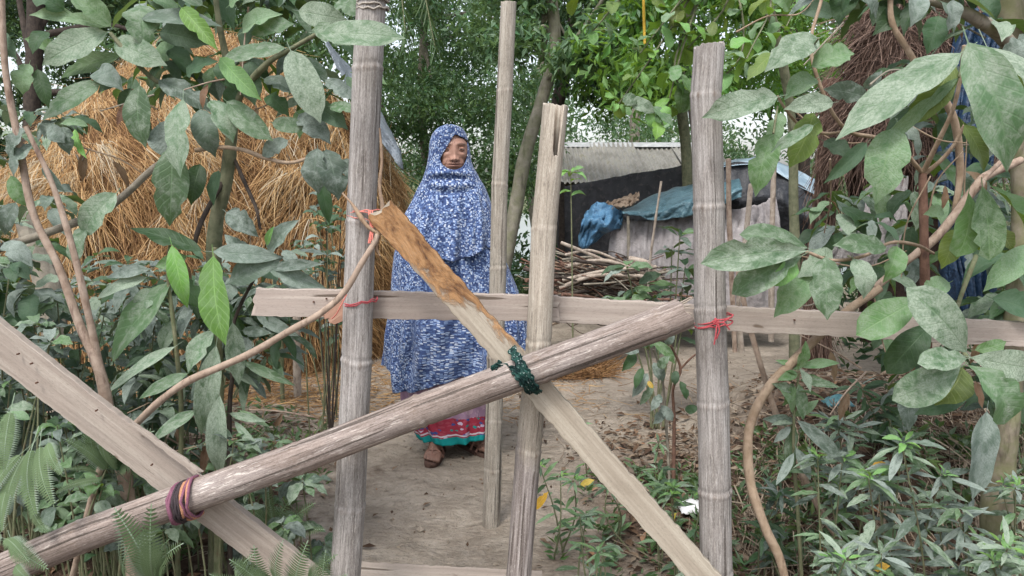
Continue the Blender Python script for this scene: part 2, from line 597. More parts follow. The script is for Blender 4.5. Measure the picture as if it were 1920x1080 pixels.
# ------------------------------------------------------------------ ground
def H(x, y):
    x = np.asarray(x, dtype=float)
    y = np.asarray(y, dtype=float)
    h = 0.012 * fbm(x * 1.3, y * 1.3, 3, 3) + 0.014 * fbm(x * 5, y * 5, 9, 4)
    side = np.maximum(sm(x, 0.25, 0.8) * (1 - sm(y, 3.0, 4.4)), sm(-x, 0.75, 1.2) * (1 - sm(y, 3.4, 4.4)))
    h = h + side * 0.03 * (fbm(x * 3.1, y * 3.1, 5, 4) + 0.5)
    edge = 0.12 * fbm(y * 1.5, x * 0.7, 21, 3)
    h = h + 0.30 * sm(x + edge, 0.78, 1.25) * sm(y, 1.55, 2.5) * (1 - sm(y, 3.5, 4.1))
    h = h + 0.10 * sm(-x, 0.9, 1.5) * sm(y, 1.5, 2.2) * (1 - sm(y, 3.6, 4.2))
    h = h - 0.35 * sm(y, 9.5, 12.0) * (1 - sm(np.abs(x - 1.0), 6, 9)) * (1 - sm(y, 30, 34))
    h = h + 0.4 * sm(y, 34, 60) * fbm(x * 0.05, y * 0.05, 31, 2)
    return h


def hz(x, y):
    return float(H(np.array([x]), np.array([y]))[0])


def ground():
    xs = np.concatenate([-np.geomspace(150, 3.2, 34), np.arange(-3.1, 3.1, 0.03), np.geomspace(3.2, 150, 34)])
    ys = np.concatenate([[-60, -20, -8, -3, -1], np.arange(-0.4, 6.2, 0.03), np.geomspace(6.3, 300, 70)])
    X, Y = np.meshgrid(xs, ys)
    Z = H(X, Y)
    g = G()
    g.grid(np.stack([X, Y, Z], -1), np.stack([X, Y], -1))
    m = NT('ground_soil')
    v = m.coord('Object')
    n1 = m.noise(v, 3.5, 8, 0.62, 0.3)
    n2 = m.noise(v, 38, 6, 0.65)
    n3 = m.noise(m.coord('Object', (4.0, 8, 1)), 3.0, 6, 0.65, 0.8)
    sand = m.mix(m.mapr(n1, 0.35, 0.65), (0.24, 0.20, 0.158), (0.35, 0.30, 0.243))
    sand = m.mix(m.mapr(n2, 0.40, 0.62, 0, 0.45), sand, (0.39, 0.345, 0.29))
    sand = m.mix(m.mapr(n3, 0.52, 0.63, 0, 0.45), sand, (0.19, 0.155, 0.12))
    wet = m.mapr(m.noise(v, 2.1, 5, 0.6), 0.5, 0.62, 0, 0.5)
    sand = m.mix(wet, sand, (0.17, 0.145, 0.115))
    vor = m.n('TexVoronoi')
    vor.inputs['Scale'].default_value = 70
    m.l(v, vor.inputs['Vector'])
    lum = m.noise(v, 9, 6, 0.6, 0.5)
    peb = m.mapr(vor.outputs['Distance'], 0.10, 0.2, 0.35, 0)
    sand = m.mix(peb, sand, (0.10, 0.085, 0.07))
    sand = m.mix(m.mapr(lum, 0.5, 0.62, 0, 0.5), sand, (0.20, 0.165, 0.13))
    soil = m.mix(n2, (0.045, 0.03, 0.022), (0.15, 0.10, 0.072))
    sp = m.n('SeparateXYZ')
    m.l(v, sp.inputs[0])
    xr = m.mapr(m.math('ADD', sp.outputs[0], m.math('MULTIPLY', m.math('SUBTRACT', n1, 0.5), 1.6)), 0.15, 0.55)
    xl = m.mapr(m.math('ADD', sp.outputs[0], m.math('MULTIPLY', m.math('SUBTRACT', n1, 0.5), 1.6)), -0.95, -0.65, 1, 0)
    near = m.mapr(m.math('ADD', sp.outputs[1], m.math('MULTIPLY', m.math('SUBTRACT', n1, 0.5), 1.5)), 2.9, 3.6, 1, 0)
    f = m.math('MULTIPLY', m.math('MAXIMUM', xr, xl), near)
    c = m.mix(f, sand, soil)
    far = m.mapr(sp.outputs[1], 7.5, 10, 0, 0.85)
    c = m.mix(far, c, m.mix(n2, (0.06, 0.09, 0.035), (0.12, 0.13, 0.06)))
    mat = m.bsdf(c, 0.95, 0.1, m.bump(m.math('ADD', m.math('MULTIPLY', n2, 0.6), m.math('ADD', m.math('MULTIPLY', lum, 2.0), m.math('SUBTRACT', n3, m.math('MULTIPLY', peb, 0.6)))), 0.9, 0.022))
    o = g.build('ground', mat)
    tag(o, 'sandy grey brown dirt yard and path behind the bamboo fence', None, kind='structure')
    w = NT('pond_water')
    wm = w.bsdf((0.10, 0.13, 0.11), 0.12, 0.6, w.bump(w.noise(w.coord('Object'), 9, 3, 0.5), 0.15, 0.01))
    g = G()
    xx, yy = np.meshgrid(np.linspace(-9, 11, 12), np.linspace(9.8, 34, 12))
    g.grid(np.stack([xx, yy, np.full_like(xx, -0.17)], -1))
    tag(g.build('pond_water', wm), 'pale pond water glimpsed low between the far trees', None, kind='structure')


ground()


# ------------------------------------------------------------------ strands, leaf clouds
def strands(name, root, d, L, wd, mat, T=None, parent=None, droop=0.3, K=4, curl=0.15, val=None, base=None, flat=None):
    N = len(root)
    d = d / (np.linalg.norm(d, axis=1)[:, None] + 1e-9)
    s = np.linspace(0, 1, K)[None, :, None]
    c = rng.normal(0, curl, (N, 1, 3))
    p = root[:, None] + d[:, None] * (s * L[:, None, None]) + c * (s ** 2) * L[:, None, None]
    p[:, :, 2] -= (droop * (s[..., 0] ** 2) * L[:, None])
    t = np.gradient(p, axis=1)
    ref = rng.normal(0, 1, (N, 1, 3)) + np.array([0, -1.5, 0.3]) if flat is None else flat[:, None]
    wv = np.cross(t, ref)
    wv /= np.linalg.norm(wv, axis=2)[..., None] + 1e-9
    wv = wv * (wd[:, None, None] * 0.5) * (1 - 0.5 * s)
    V = np.stack([p - wv, p + wv], 2).reshape(N * K * 2, 3)
    i = np.arange(N)[:, None] * K * 2 + np.arange(K - 1)[None] * 2
    F = np.stack([i, i + 1, i + 3, i + 2], -1).reshape(-1, 4)
    val = rng.random(N) if val is None else val
    if T is not None:
        V = V - np.array(T.b)
    elif base is not None:
        V = V - np.array(base)
    me = mesh_from(name, V, F, None, {'a': np.repeat(val, K * 2)}, False, mat)
    o = link(name, me, T, parent)
    if T is None and base is not None:
        o.location = base
    return o


def cloud(name, c, size, mat, T=None, parent=None, val=None, up=0.7, asp=0.42, base=None, dirs=None, droop=0.35):
    """c (N,3) leaf roots, one folded leaf (four corners plus a keel point) each"""
    N = len(c)
    d = rng.normal(0, 1, (N, 3)) if dirs is None else dirs + rng.normal(0, 0.45, (N, 3))
    d[:, 2] -= droop
    d /= np.linalg.norm(d, axis=1)[:, None]
    n = rng.normal(0, 0.6, (N, 3))
    n[:, 2] += up
    n[:, 1] -= 0.25
    n -= d * (n * d).sum(1)[:, None]
    n /= np.linalg.norm(n, axis=1)[:, None]
    x = np.cross(d, n)
    s = size[:, None]
    w = s * asp * rng.uniform(0.7, 1.15, N)[:, None]
    p0 = c
    p1 = c + d * s * 0.45 + x * w * 0.5 + n * w * 0.18
    p2 = c + d * s - n * s * 0.12
    p3 = c + d * s * 0.45 - x * w * 0.5 + n * w * 0.18
    V = np.stack([p0, p1, p2, p3], 1).reshape(-1, 3)
    i = np.arange(N) * 4
    F = np.concatenate([np.stack([i, i + 1, i + 2], -1), np.stack([i, i + 2, i + 3], -1)])
    val = rng.random(N) if val is None else val
    if T is not None:
        V = V - np.array(T.b)
    elif base is not None:
        V = V - np.array(base)
    UV = np.tile(np.array([[0.5, 0], [1, 0.5], [0.5, 1], [0, 0.5]]), (N, 1))
    me = mesh_from(name, V, F, UV, {'a': np.repeat(val, 4)}, False, mat)
    o = link(name, me, T, parent)
    if T is None and base is not None:
        o.location = base
    return o


# ------------------------------------------------------------------ leaves as single pieces
def leaf_mesh(shape, mat, seed, nl=11, nw=4):
    r = random.Random(seed)
    t = np.linspace(0, 1, nl + 1)
    if shape == 'ovate':
        w = t ** 0.62 * (1 - t) ** 0.72
        w /= w.max()
        w = w * (1 - 0.45 * np.exp(-((t - 0.93) / 0.07) ** 2))
    elif shape == 'lance':
        w = t ** 0.8 * (1 - t) ** 1.0
        w /= w.max()
    elif shape == 'obov':
        w = t ** 0.95 * (1 - t) ** 0.55
        w /= w.max()
    else:
        w = (t ** 0.5) * ((1 - t) ** 0.5)
        w /= w.max()
    w[0] = 0.03
    w[-1] = 0.015
    tt = np.concatenate([[-0.13], t])
    ww = np.concatenate([[0.022], w])
    u = np.linspace(-1, 1, nw + 1)
    T_, U = np.meshgrid(tt, u, indexing='ij')
    W = ww[:, None]
    fold = r.uniform(0.08, 0.50)
    bul = r.uniform(0.05, 0.16)
    side = r.uniform(-0.09, 0.09)
    tw = r.uniform(-0.6, 0.6)
    ph = r.uniform(0, 6.28)
    fr = r.uniform(9, 17)
    rp = r.uniform(0.03, 0.11)
    X = U * W * 0.5
    arc = 4 * np.clip(T_, 0, 1) * (1 - np.clip(T_, 0, 1))
    Z = fold * np.abs(U) * W * 0.5 + rp * np.sin(fr * T_ + ph + 1.3 * np.sign(U)) * np.abs(U) ** 2 * W
    Z = Z + X * tw * T_
    Xc = X + side * arc
    # bitten or torn margins, and a tip that curls under
    if r.random() < 0.5:
        for _ in range(2):
            k = r.randint(3, nl - 1)
            sd = r.choice([0, -1])
            Xc[k, sd] *= r.uniform(0.55, 0.85)
    curl = r.uniform(0.0, 0.55)
    Z = Z - curl * np.clip(T_ - 0.45, 0, 1) ** 2 * 2.2
    V = np.stack([Xc, T_, Z], -1)
    # length-wise bulge is kept apart from width scaling: z is scaled with the width, so store ratio
    V[..., 2] += bul * arc * 2.0
    UV = np.stack([(U + 1) / 2, np.clip(T_, 0, 1)], -1)
    g = G()
    g.grid(V, UV)
    me = mesh_from('leaf', np.concatenate(g.V), [np.concatenate(g.F4)], np.concatenate(g.UV), None, True, mat)
    return me


_lm = {}


def get_leaf(shape, kind):
    k = (shape, kind)
    if k not in _lm:
        _lm[k] = [leaf_mesh(shape, KM[kind], hash((shape, kind)) % 1000 + i * 7 if False else (sum(map(ord, shape + kind)) * 13 + i * 7)) for i in range(9)]
    return random.choice(_lm[k])


def put_leaf(T, base, tip, width, kind='d', shape='ovate', hint=None, parent=None):
    base = Vector(base)
    tip = Vector(tip)
    Y = tip - base
    L = Y.length
    if L < 1e-4:
        return
    Y.normalize()
    if hint is None:
        hint = Vector((random.gauss(0, 0.35), -0.75 + random.gauss(0, 0.25), 0.7))
    Z = hint - Y * hint.dot(Y)
    if Z.length < 1e-3:
        Z = Vector((0.1, -1, 0.2)) - Y * Y.dot(Vector((0.1, -1, 0.2)))
    Z.normalize()
    X = Y.cross(Z)
    M = Matrix((
        (X[0] * width, Y[0] * L, Z[0] * width, 0),
        (X[1] * width, Y[1] * L, Z[1] * width, 0),
        (X[2] * width, Y[2] * L, Z[2] * width, 0),
        (0, 0, 0, 1)))
    o = bpy.data.objects.new('leaf', get_leaf(shape, kind))
    COL.objects.link(o)
    M.translation = base - (T.b if T is not None else Vector())
    o.parent = parent or T.e
    o.matrix_local = M
    T.n += 1
    return o


def pl(T, spec, d=1.9, shape='ovate', jit=0.03):
    """spec: (base x, base y, tip x, tip y, width px, kind[, depth])"""
    for s in spec:
        bx, by, tx, ty, w, k = s[:6]
        dd = s[6] if len(s) > 6 else d + random.uniform(-jit, jit)
        dt = dd - random.uniform(0.0, 0.05)
        sh = s[7] if len(s) > 7 else shape
        hint = Vector((random.gauss(0, 0.25), -1, 0.45 + random.gauss(0, 0.2)))
        put_leaf(T, P(bx, by, dd), P(tx, ty, dt), w * 0.98 * dd / FPX, k, sh, hint)


def pick(kinds):
    return random.choice(kinds)


def whorl(T, c, n, L, asp, kinds, shape='ovate', axis=None, droop=0.5, spread=1.0, hint=None):
    c = Vector(c)
    axis = Vector(axis or (random.gauss(0, 0.25), random.gauss(-0.25, 0.2), 1)).normalized()
    a = axis.orthogonal().normalized()
    b = axis.cross(a)
    ph = random.random() * 6.28
    for i in range(n):
        th = ph + i * 2.4 + random.gauss(0, 0.2)
        el = random.uniform(-0.25, 0.55) - droop
        d = (a * math.cos(th) + b * math.sin(th)) * spread + axis * el * 1.0
        d = d.normalized()
        d.z -= droop * 0.5
        d.normalize()
        l = L * random.uniform(0.65, 1.15)
        bs = c + axis * random.uniform(-0.15, 0.1) * L + d * l * 0.1
        put_leaf(T, bs, bs + d * l, l * asp * random.uniform(0.8, 1.2), pick(kinds), shape,
                 hint or Vector((d.x * 0.4 + random.gauss(0, .15), d.y * 0.4 - 0.35, 1.0)))


def sprig(T, pts, n, L, asp, kinds, shape='ovate', r=0.004, mat=None, droop=0.35, tipw=4, seg=6, start=0.2, stemname='stem'):
    """a leafy shoot: its stem plus alternating leaves and a whorl at the tip"""
    g = G()
    tube(g, pts, [r, r * 0.45], seg=seg, n=5)
    g.build(stemname, mat or M_STEM, T)
    p = smooth_path(pts, 12)
    for i in range(n):
        t = start + (1 - start) * (i + random.random() * 0.6) / max(1, n)
        k = min(len(p) - 2, int(t * (len(p) - 1)))
        c = Vector(p[k])
        ax = Vector(p[k + 1] - p[k]).normalized()
        th = i * 2.4 + random.gauss(0, 0.3)
        o1 = ax.orthogonal().normalized()
        o2 = ax.cross(o1)
        d = (o1 * math.cos(th) + o2 * math.sin(th)) + ax * random.uniform(0.0, 0.7)
        d.z -= droop
        d.normalize()
        l = L * random.uniform(0.6, 1.1)
        put_leaf(T, c, c + d * l, l * asp * random.uniform(0.8, 1.2), pick(kinds), shape, Vector((d.x * .4, d.y * .3 - 0.4, 1)))
    if tipw:
        whorl(T, p[-1], tipw, L * 0.8, asp, kinds, shape, axis=Vector(p[-1] - p[-3]), droop=0.1)
# ------------------------------------------------------------------ hut, sheets, firewood, haystack, trees (behind the fence)
def sheet_grid(rows, nu=40, nv=30, fold=0.02, seed=1, fx=7, fy=3):
    """rows: list of rows of world points; returns a smooth folded grid"""
    A = [smooth_path(r, 8) for r in rows]
    m = len(A[0])
    B = np.array([[np.interp(np.linspace(0, 1, nu), np.linspace(0, 1, len(a)), a[:, k]) for k in range(3)] for a in A])
    B = np.transpose(B, (0, 2, 1))
    t = np.linspace(0, 1, nv)
    X = np.empty((nv, nu, 3))
    for j in range(nu):
        for k in range(3):
            X[:, j, k] = np.interp(t, np.linspace(0, 1, len(A)), B[:, j, k])
    U, Vv = np.meshgrid(np.linspace(0, 1, nu), t)
    n = fbm(U * fx, Vv * fy, seed, 4) + 0.7 * np.abs(vnoise(U * fx * 2.3 + Vv * 2, Vv * fy * 0.8, seed + 3))
    X[..., 1] -= n * fold
    X[..., 2] += fold * 0.5 * fbm(U * fx, Vv * fy, seed + 8, 3)
    return X


def sheet(name, rows, mat, T=None, parent=None, **k):
    g = G()
    X = sheet_grid(rows, **k)
    g.grid(X)
    base = None
    if T is None and parent is None:
        base = X.reshape(-1, 3).mean(0)
    o = g.build(name, mat, T, parent, base=base)
    md = o.modifiers.new('thick', 'SOLIDIFY')
    md.thickness = 0.004
    return o


def tarp_mat(name, c1, c2, c3, rough=0.45, sc=14, transl=0.0):
    m = NT(name)
    n1 = m.noise(m.coord('Object'), sc, 7, 0.65, 0.8)
    n2 = m.noise(m.coord('Object'), sc * 4, 4, 0.6)
    c = m.mix(m.mapr(n1, 0.38, 0.62), c1, c2)
    c = m.mix(m.mapr(n2, 0.55, 0.66, 0, 0.6), c, c3)
    return m.bsdf(c, rough, 0.4, m.bump(m.math('ADD', n1, n2), 0.5, 0.02), transl=transl)


M_NETD = tarp_mat('dark_sheet', (0.035, 0.036, 0.04), (0.06, 0.06, 0.066), (0.11, 0.10, 0.10), 0.8, 6)
M_TBLUE = tarp_mat('tarp_blue', (0.045, 0.13, 0.24), (0.095, 0.23, 0.38), (0.22, 0.36, 0.47), 0.4, 22, 0.15)
M_TTEAL = tarp_mat('tarp_teal', (0.035, 0.085, 0.11), (0.10, 0.19, 0.23), (0.22, 0.33, 0.36), 0.4, 12)
M_SACK = tarp_mat('sacking_grey', (0.24, 0.22, 0.22), (0.36, 0.335, 0.33), (0.17, 0.15, 0.15), 0.75, 9, 0.1)
M_NAVY = tarp_mat('tarp_navy', (0.008, 0.02, 0.045), (0.02, 0.05, 0.105), (0.05, 0.09, 0.15), 0.4, 16)
M_BLACKT = tarp_mat('tarp_black', (0.016, 0.018, 0.022), (0.035, 0.037, 0.042), (0.06, 0.06, 0.07), 0.5, 9)
M_GREYT = tarp_mat('tarp_grey', (0.13, 0.155, 0.18), (0.22, 0.245, 0.27), (0.12, 0.13, 0.15), 0.6, 12)
M_RAG = tarp_mat('rag_brown', (0.24, 0.17, 0.12), (0.36, 0.28, 0.21), (0.12, 0.08, 0.06), 0.9, 20)


def hut():
    T = Thing('tin_roofed_hut', 'low hut with rusty grey corrugated tin roof half hidden behind the dark sheet', 'hut', (1.6, 9.4, 0))
    m = NT('corrugated_tin')
    v = m.coord('Object')
    n1 = m.noise(m.coord('Object', (1, 1, 0.4)), 5, 7, 0.65)
    n2 = m.noise(v, 34, 4, 0.7)
    c = m.mix(m.mapr(n1, 0.35, 0.6), (0.20, 0.19, 0.165), (0.34, 0.33, 0.30))
    c = m.mix(m.mapr(n1, 0.55, 0.72, 0, 0.7), c, (0.17, 0.15, 0.075))
    c = m.mix(m.mapr(n2, 0.66, 0.70, 0, 0.8), c, (0.55, 0.5, 0.40))
    mt = m.bsdf(c, 0.6, 0.3, m.bump(n2, 0.3, 0.004), metal=0.15)
    x0, x1 = P(1030, 270, 9.9).x, P(1330, 270, 9.9).x
    zr = P(1180, 272, 9.9).z
    ze = P(1180, 345, 8.6).z
    nsh = 4
    w = (x1 - x0) / nsh
    for i in range(nsh):
        a, b = x0 + i * w, x0 + (i + 1) * w + 0.05
        U = np.linspace(0, 1, 110)
        Vv = np.linspace(0, 1, 8)
        uu, vv = np.meshgrid(U, Vv)
        xx = a + (b - a) * uu
        cor = 0.013 * np.sin(xx / 0.062 * 2 * math.pi)
        yy = 9.9 - 1.3 * vv
        zz = zr + (ze - zr) * vv + cor + 0.02 * np.sin(vv * 2.5 + i * 2) + 0.004 * (i % 2) * 2
        g = G()
        g.grid(np.stack([xx, yy, zz], -1))
        g.build('roof_sheet', mt, T)
        yy2 = 9.9 + 1.3 * vv
        g = G()
        g.grid(np.stack([xx, yy2, zz], -1))
        g.build('roof_sheet', mt, T)
    g = G()
    th = np.linspace(-0.9, 0.9, 7)
    xx, tt = np.meshgrid(np.linspace(x0 - 0.03, x1 + 0.08, 30), th)
    g.grid(np.stack([xx, 9.9 + 0.13 * tt, zr + 0.035 - 0.07 * np.abs(tt)], -1))
    g.build('ridge_cap', simple('ridge_tin', (0.30, 0.31, 0.31), (0.46, 0.47, 0.47), 12, 0.5, 0.2), T)
    wm = simple('bamboo_mat_wall', (0.10, 0.085, 0.07), (0.17, 0.145, 0.115), 40, 0.9, 0.5)
    for nm, ys in (('wall', 8.85), ('wall', 10.95)):
        g = G()
        xx, zz = np.meshgrid(np.linspace(x0 + 0.1, x1 - 0.1, 60), np.linspace(-0.05, ze + 0.08, 12))
        g.grid(np.stack([xx, ys + 0.012 * np.sin(xx / 0.09 * 6.28), zz], -1))
        g.build(nm, wm, T)
    for xs in (x0 + 0.1, x1 - 0.1):
        g = G()
        yy, zz = np.meshgrid(np.linspace(8.85, 10.95, 16), np.linspace(-0.05, 1, 10))
        zt = ze + (zr - ze) * (1 - np.abs(yy - 9.9) / 1.3) - 0.03
        g.grid(np.stack([np.full_like(yy, xs), yy, np.where(zz > 0, zz * zt, zz)], -1))
        g.build('gable', wm, T)


hut()


def q(x, y, d):
    return list(P(x, y, d))


def yard_shelter():
    T = Thing('sheet_screen', 'charcoal sheet screen stretched across in front of the tin roofed hut', 'screen', (1.5, 7.3, 0))
    sheet('sheet', [[q(1045, 352, 7.4), q(1120, 338, 7.35), q(1210, 322, 7.3), q(1330, 300, 7.3)],
                    [q(1045, 430, 7.35), q(1120, 430, 7.3), q(1210, 430, 7.25), q(1330, 430, 7.25)],
                    [q(1045, 575, 7.4), q(1120, 575, 7.35), q(1210, 575, 7.3), q(1330, 575, 7.3)]], M_NETD, T, fold=0.03, fx=14, fy=2, nu=70)
    for (x, t, b) in ((1052, 342, 580), (1290, 300, 580)):
        tube_obj('pole', [q(x, t, 7.25), q(x + 3, b, 7.25)], 0.03, M_DARKB, T)
    T = Thing('tarp_lean_to', 'low grey sacking lean-to roofed with dark teal tarpaulin beside the firewood', 'shelter', (2.3, 5.6, 0))
    sheet('side_sheet', [[q(1150, 412, 5.5), q(1200, 412, 5.45), q(1290, 398, 5.4), q(1400, 385, 5.4), q(1450, 372, 5.5)],
                         [q(1140, 470, 5.4), q(1200, 470, 5.35), q(1290, 460, 5.3), q(1400, 450, 5.3), q(1465, 450, 5.4)],
                         [q(1150, 585, 5.4), q(1210, 585, 5.3), q(1290, 585, 5.3), q(1400, 585, 5.3), q(1480, 585, 5.4)]], M_SACK, T, fold=0.06, fx=16, fy=2, nu=90, nv=30)
    sheet('roof_sheet', [[q(1180, 388, 5.9), q(1235, 362, 5.9), q(1300, 345, 5.9), q(1380, 328, 5.9)],
                         [q(1165, 398, 5.35), q(1230, 395, 5.3), q(1300, 375, 5.25), q(1390, 352, 5.25)],
                         [q(1168, 402, 5.3), q(1230, 412, 5.26), q(1300, 400, 5.22), q(1390, 372, 5.22)]], M_TTEAL, T, fold=0.05, fx=6, fy=2, nu=60, nv=20)
    sheet('back_sheet', [[q(1170, 400, 6.3), q(1300, 370, 6.3), q(1450, 330, 6.3)],
                         [q(1170, 585, 6.3), q(1300, 585, 6.3), q(1450, 585, 6.3)]], M_BLACKT, T, fold=0.04)
    for (x, t, b, d, r) in ((1162, 396, 580, 5.5, 0.025), (1178, 405, 560, 5.32, 0.012), (1292, 372, 560, 5.6, 0.03)):
        tube_obj('pole', [q(x, t, d), q(x + 2, b, d)], r, M_GREY, T)
    T = Thing('blue_tarp_bundle', 'crumpled bright blue tarpaulin bundle hanging at the lean-to corner', 'tarpaulin', tuple(P(1120, 430, 5.45)))
    sheet('hanging_sheet', [[q(1098, 396, 5.5), q(1120, 384, 5.4), q(1150, 388, 5.4), q(1168, 402, 5.5)],
                            [q(1088, 420, 5.4), q(1115, 415, 5.25), q(1140, 425, 5.3), q(1160, 425, 5.5)],
                            [q(1084, 458, 5.5), q(1092, 466, 5.4), q(1112, 452, 5.4), q(1150, 425, 5.5)]], M_TBLUE, T, fold=0.09, fx=5, fy=4, seed=5)
    T = Thing('rag_bundle', 'brown rag and dry leaf heap lying on top of the blue tarpaulin', 'rags', tuple(P(1160, 385, 5.55)))
    sheet('rag', [[q(1128, 386, 5.6), q(1150, 374, 5.6), q(1180, 366, 5.6), q(1198, 362, 5.6)],
                  [q(1132, 396, 5.4), q(1155, 392, 5.4), q(1180, 388, 5.4), q(1196, 372, 5.4)]], M_RAG, T, fold=0.08, fx=7, fy=5, seed=15)
    T = Thing('black_tarp_awning', 'black tarpaulin awning with pale blue top sheet right of the tall bamboo post', 'tarpaulin', tuple(P(1440, 345, 5.8)))
    sheet('awning_sheet', [[q(1330, 318, 5.7), q(1390, 303, 5.7), q(1450, 318, 5.7), q(1540, 372, 5.7)],
                           [q(1330, 380, 5.6), q(1390, 375, 5.6), q(1450, 372, 5.6), q(1540, 420, 5.6)],
                           [q(1330, 440, 5.7), q(1390, 440, 5.7), q(1450, 440, 5.7), q(1560, 470, 5.7)]], M_BLACKT, T, fold=0.05, fx=6, fy=2)
    sheet('top_sheet', [[q(1330, 312, 6.6), q(1390, 298, 6.6), q(1450, 300, 6.6), q(1545, 345, 6.6)],
                        [q(1330, 325, 5.65), q(1390, 308, 5.65), q(1450, 318, 5.65), q(1545, 378, 5.65)]], simple('sheet_pale_blue', (0.25, 0.36, 0.45), (0.45, 0.55, 0.62), 10, 0.5, 0.3), T, fold=0.04, fx=6, fy=2)
    T = Thing('sack_curtain', 'pale grey torn sack sheet hanging under the brown thatch', 'sacking', tuple(P(1640, 420, 3.6)))
    sheet('sack_sheet', [[q(1590, 400, 3.7), q(1630, 350, 3.7), q(1690, 335, 3.7), q(1702, 330, 3.7)],
                         [q(1560, 455, 3.6), q(1620, 430, 3.6), q(1680, 420, 3.6), q(1702, 420, 3.6)],
                         [q(1548, 500, 3.6), q(1610, 500, 3.6), q(1680, 500, 3.6), q(1702, 500, 3.6)]], tarp_mat('sack_dull', (0.13, 0.12, 0.115), (0.22, 0.205, 0.20), (0.08, 0.07, 0.065), 0.8, 14), T, fold=0.035, fx=8, fy=3, seed=8)
    T = Thing('navy_tarp', 'long dark blue tarpaulin hanging behind the big drooping leaves', 'tarpaulin', tuple(P(1820, 400, 3.5)))
    sheet('navy_sheet', [[q(1800, 20, 3.7), q(1850, 20, 3.6), q(1880, 20, 3.6)],
                         [q(1745, 250, 3.6), q(1810, 250, 3.5), q(1850, 250, 3.5)],
                         [q(1750, 430, 3.6), q(1800, 430, 3.5), q(1845, 430, 3.5)],
                         [q(1762, 610, 3.6), q(1810, 615, 3.5), q(1850, 620, 3.5)]], M_NAVY, T, fold=0.10, fx=7, fy=3, seed=12, nu=60, nv=50)
    # thin sticks standing in front of the shelters
    for i, (pts, r, mt, lab) in enumerate((
            ([q(1366, 298, 3.6), q(1367, 400, 3.6), q(1372, 520, 3.6), q(1378, 660, 3.6)], 0.012, M_TWIG, 'thin brown pole close behind the right bamboo post'),
            ([q(1408, 345, 3.7), q(1400, 430, 3.7), q(1385, 560, 3.7), q(1390, 660, 3.7)], 0.013, M_STICK, 'pale snapped stick standing left of the pale knotty stick'),
            ([q(1452, 300, 4.0), q(1449, 380, 4.0), q(1447, 480, 4.0), q(1446, 640, 4.0)], 0.014, M_STICK, 'pale knotty stick standing before the black awning'),
            ([q(1240, 340, 3.9), q(1228, 420, 3.9), q(1218, 500, 3.9), q(1212, 600, 3.9)], 0.006, M_STICK, 'very thin leaning stick in front of the grey lean-to sheet'))):
        o = tube_obj('stick', pts, [r, r * 1.15], mt, base=pts[-1], lump=0.12, n=8)
        tag(o, lab, 'stick', 'sticks standing in the yard')
    # ropes of dry bark on the reddish trunk
    T = Thing('shaggy_trunk', 'reddish brown shaggy palm trunk left of the pale sack sheet', 'tree trunk', (P(1540, 500, 4.2).x, 4.2, 0))
    tube_obj('trunk', [q(1560, 150, 4.2), q(1552, 320, 4.2), q(1535, 500, 4.2), q(1530, 690, 4.2)], [0.05, 0.065, 0.08], M_REDB, T, lump=0.06, n=10, seg=14)
    N = 900
    t = rng.random(N)
    yy = 180 + t * 470
    xx = 1558 - 26 * t + rng.normal(0, 12, N)
    root = np.array([q(a, b, 4.12 - rng.random() * 0.05) for a, b in zip(xx, yy)])
    d = rng.normal(0, 0.12, (N, 3)) + [0, 0, -1]
    strands('bark_fibres', root, d, rng.uniform(.1, .3, N), rng.uniform(.003, .007, N), M_THATCH, T, droop=0)['kind'] = 'stuff'
    # brown thatch mass
    T = Thing('brown_thatch', 'tall reddish brown thatch of dried palm leaves behind the right hand shrub', 'thatch', (P(1650, 500, 4.0).x, 4.0, 0))
    g = G()
    X = sheet_grid([[q(1668, -60, 4.1), q(1690, -60, 4.0), q(1780, -60, 4.0), q(1800, -60, 4.1)],
                    [q(1600, 60, 4.1), q(1650, 40, 3.9), q(1780, 60, 3.9), q(1850, 60, 4.1)],
                    [q(1565, 260, 4.1), q(1620, 260, 3.9), q(1780, 260, 3.9), q(1870, 260, 4.1)],
                    [q(1600, 420, 4.3), q(1640, 420, 4.25), q(1780, 420, 4.25), q(1870, 420, 4.3)],
                    [q(1610, 640, 4.3), q(1640, 640, 4.25), q(1780, 640, 4.25), q(1870, 640, 4.3)]], 50, 60, 0.06, 4)
    g.grid(X)
    g.build('thatch_backing', M_THCORE, T)
    N = 11000
    iu = rng.integers(1, 49, N)
    iv = (rng.random(N) ** 1.2 * 31).astype(int)
    root = X[iv, iu] + np.stack([rng.normal(0, .03, N), rng.uniform(-.12, -.0, N), rng.normal(0, .03, N)], -1)
    d = rng.normal(0, 0.6, (N, 3)) * [1, .4, 1] + [0, -0.15, -0.7]
    strands('thatch_strands', root, d, rng.uniform(.08, .30, N), rng.uniform(.002, .006, N), M_THATCH, T, droop=0.3)['kind'] = 'stuff'


yard_shelter()


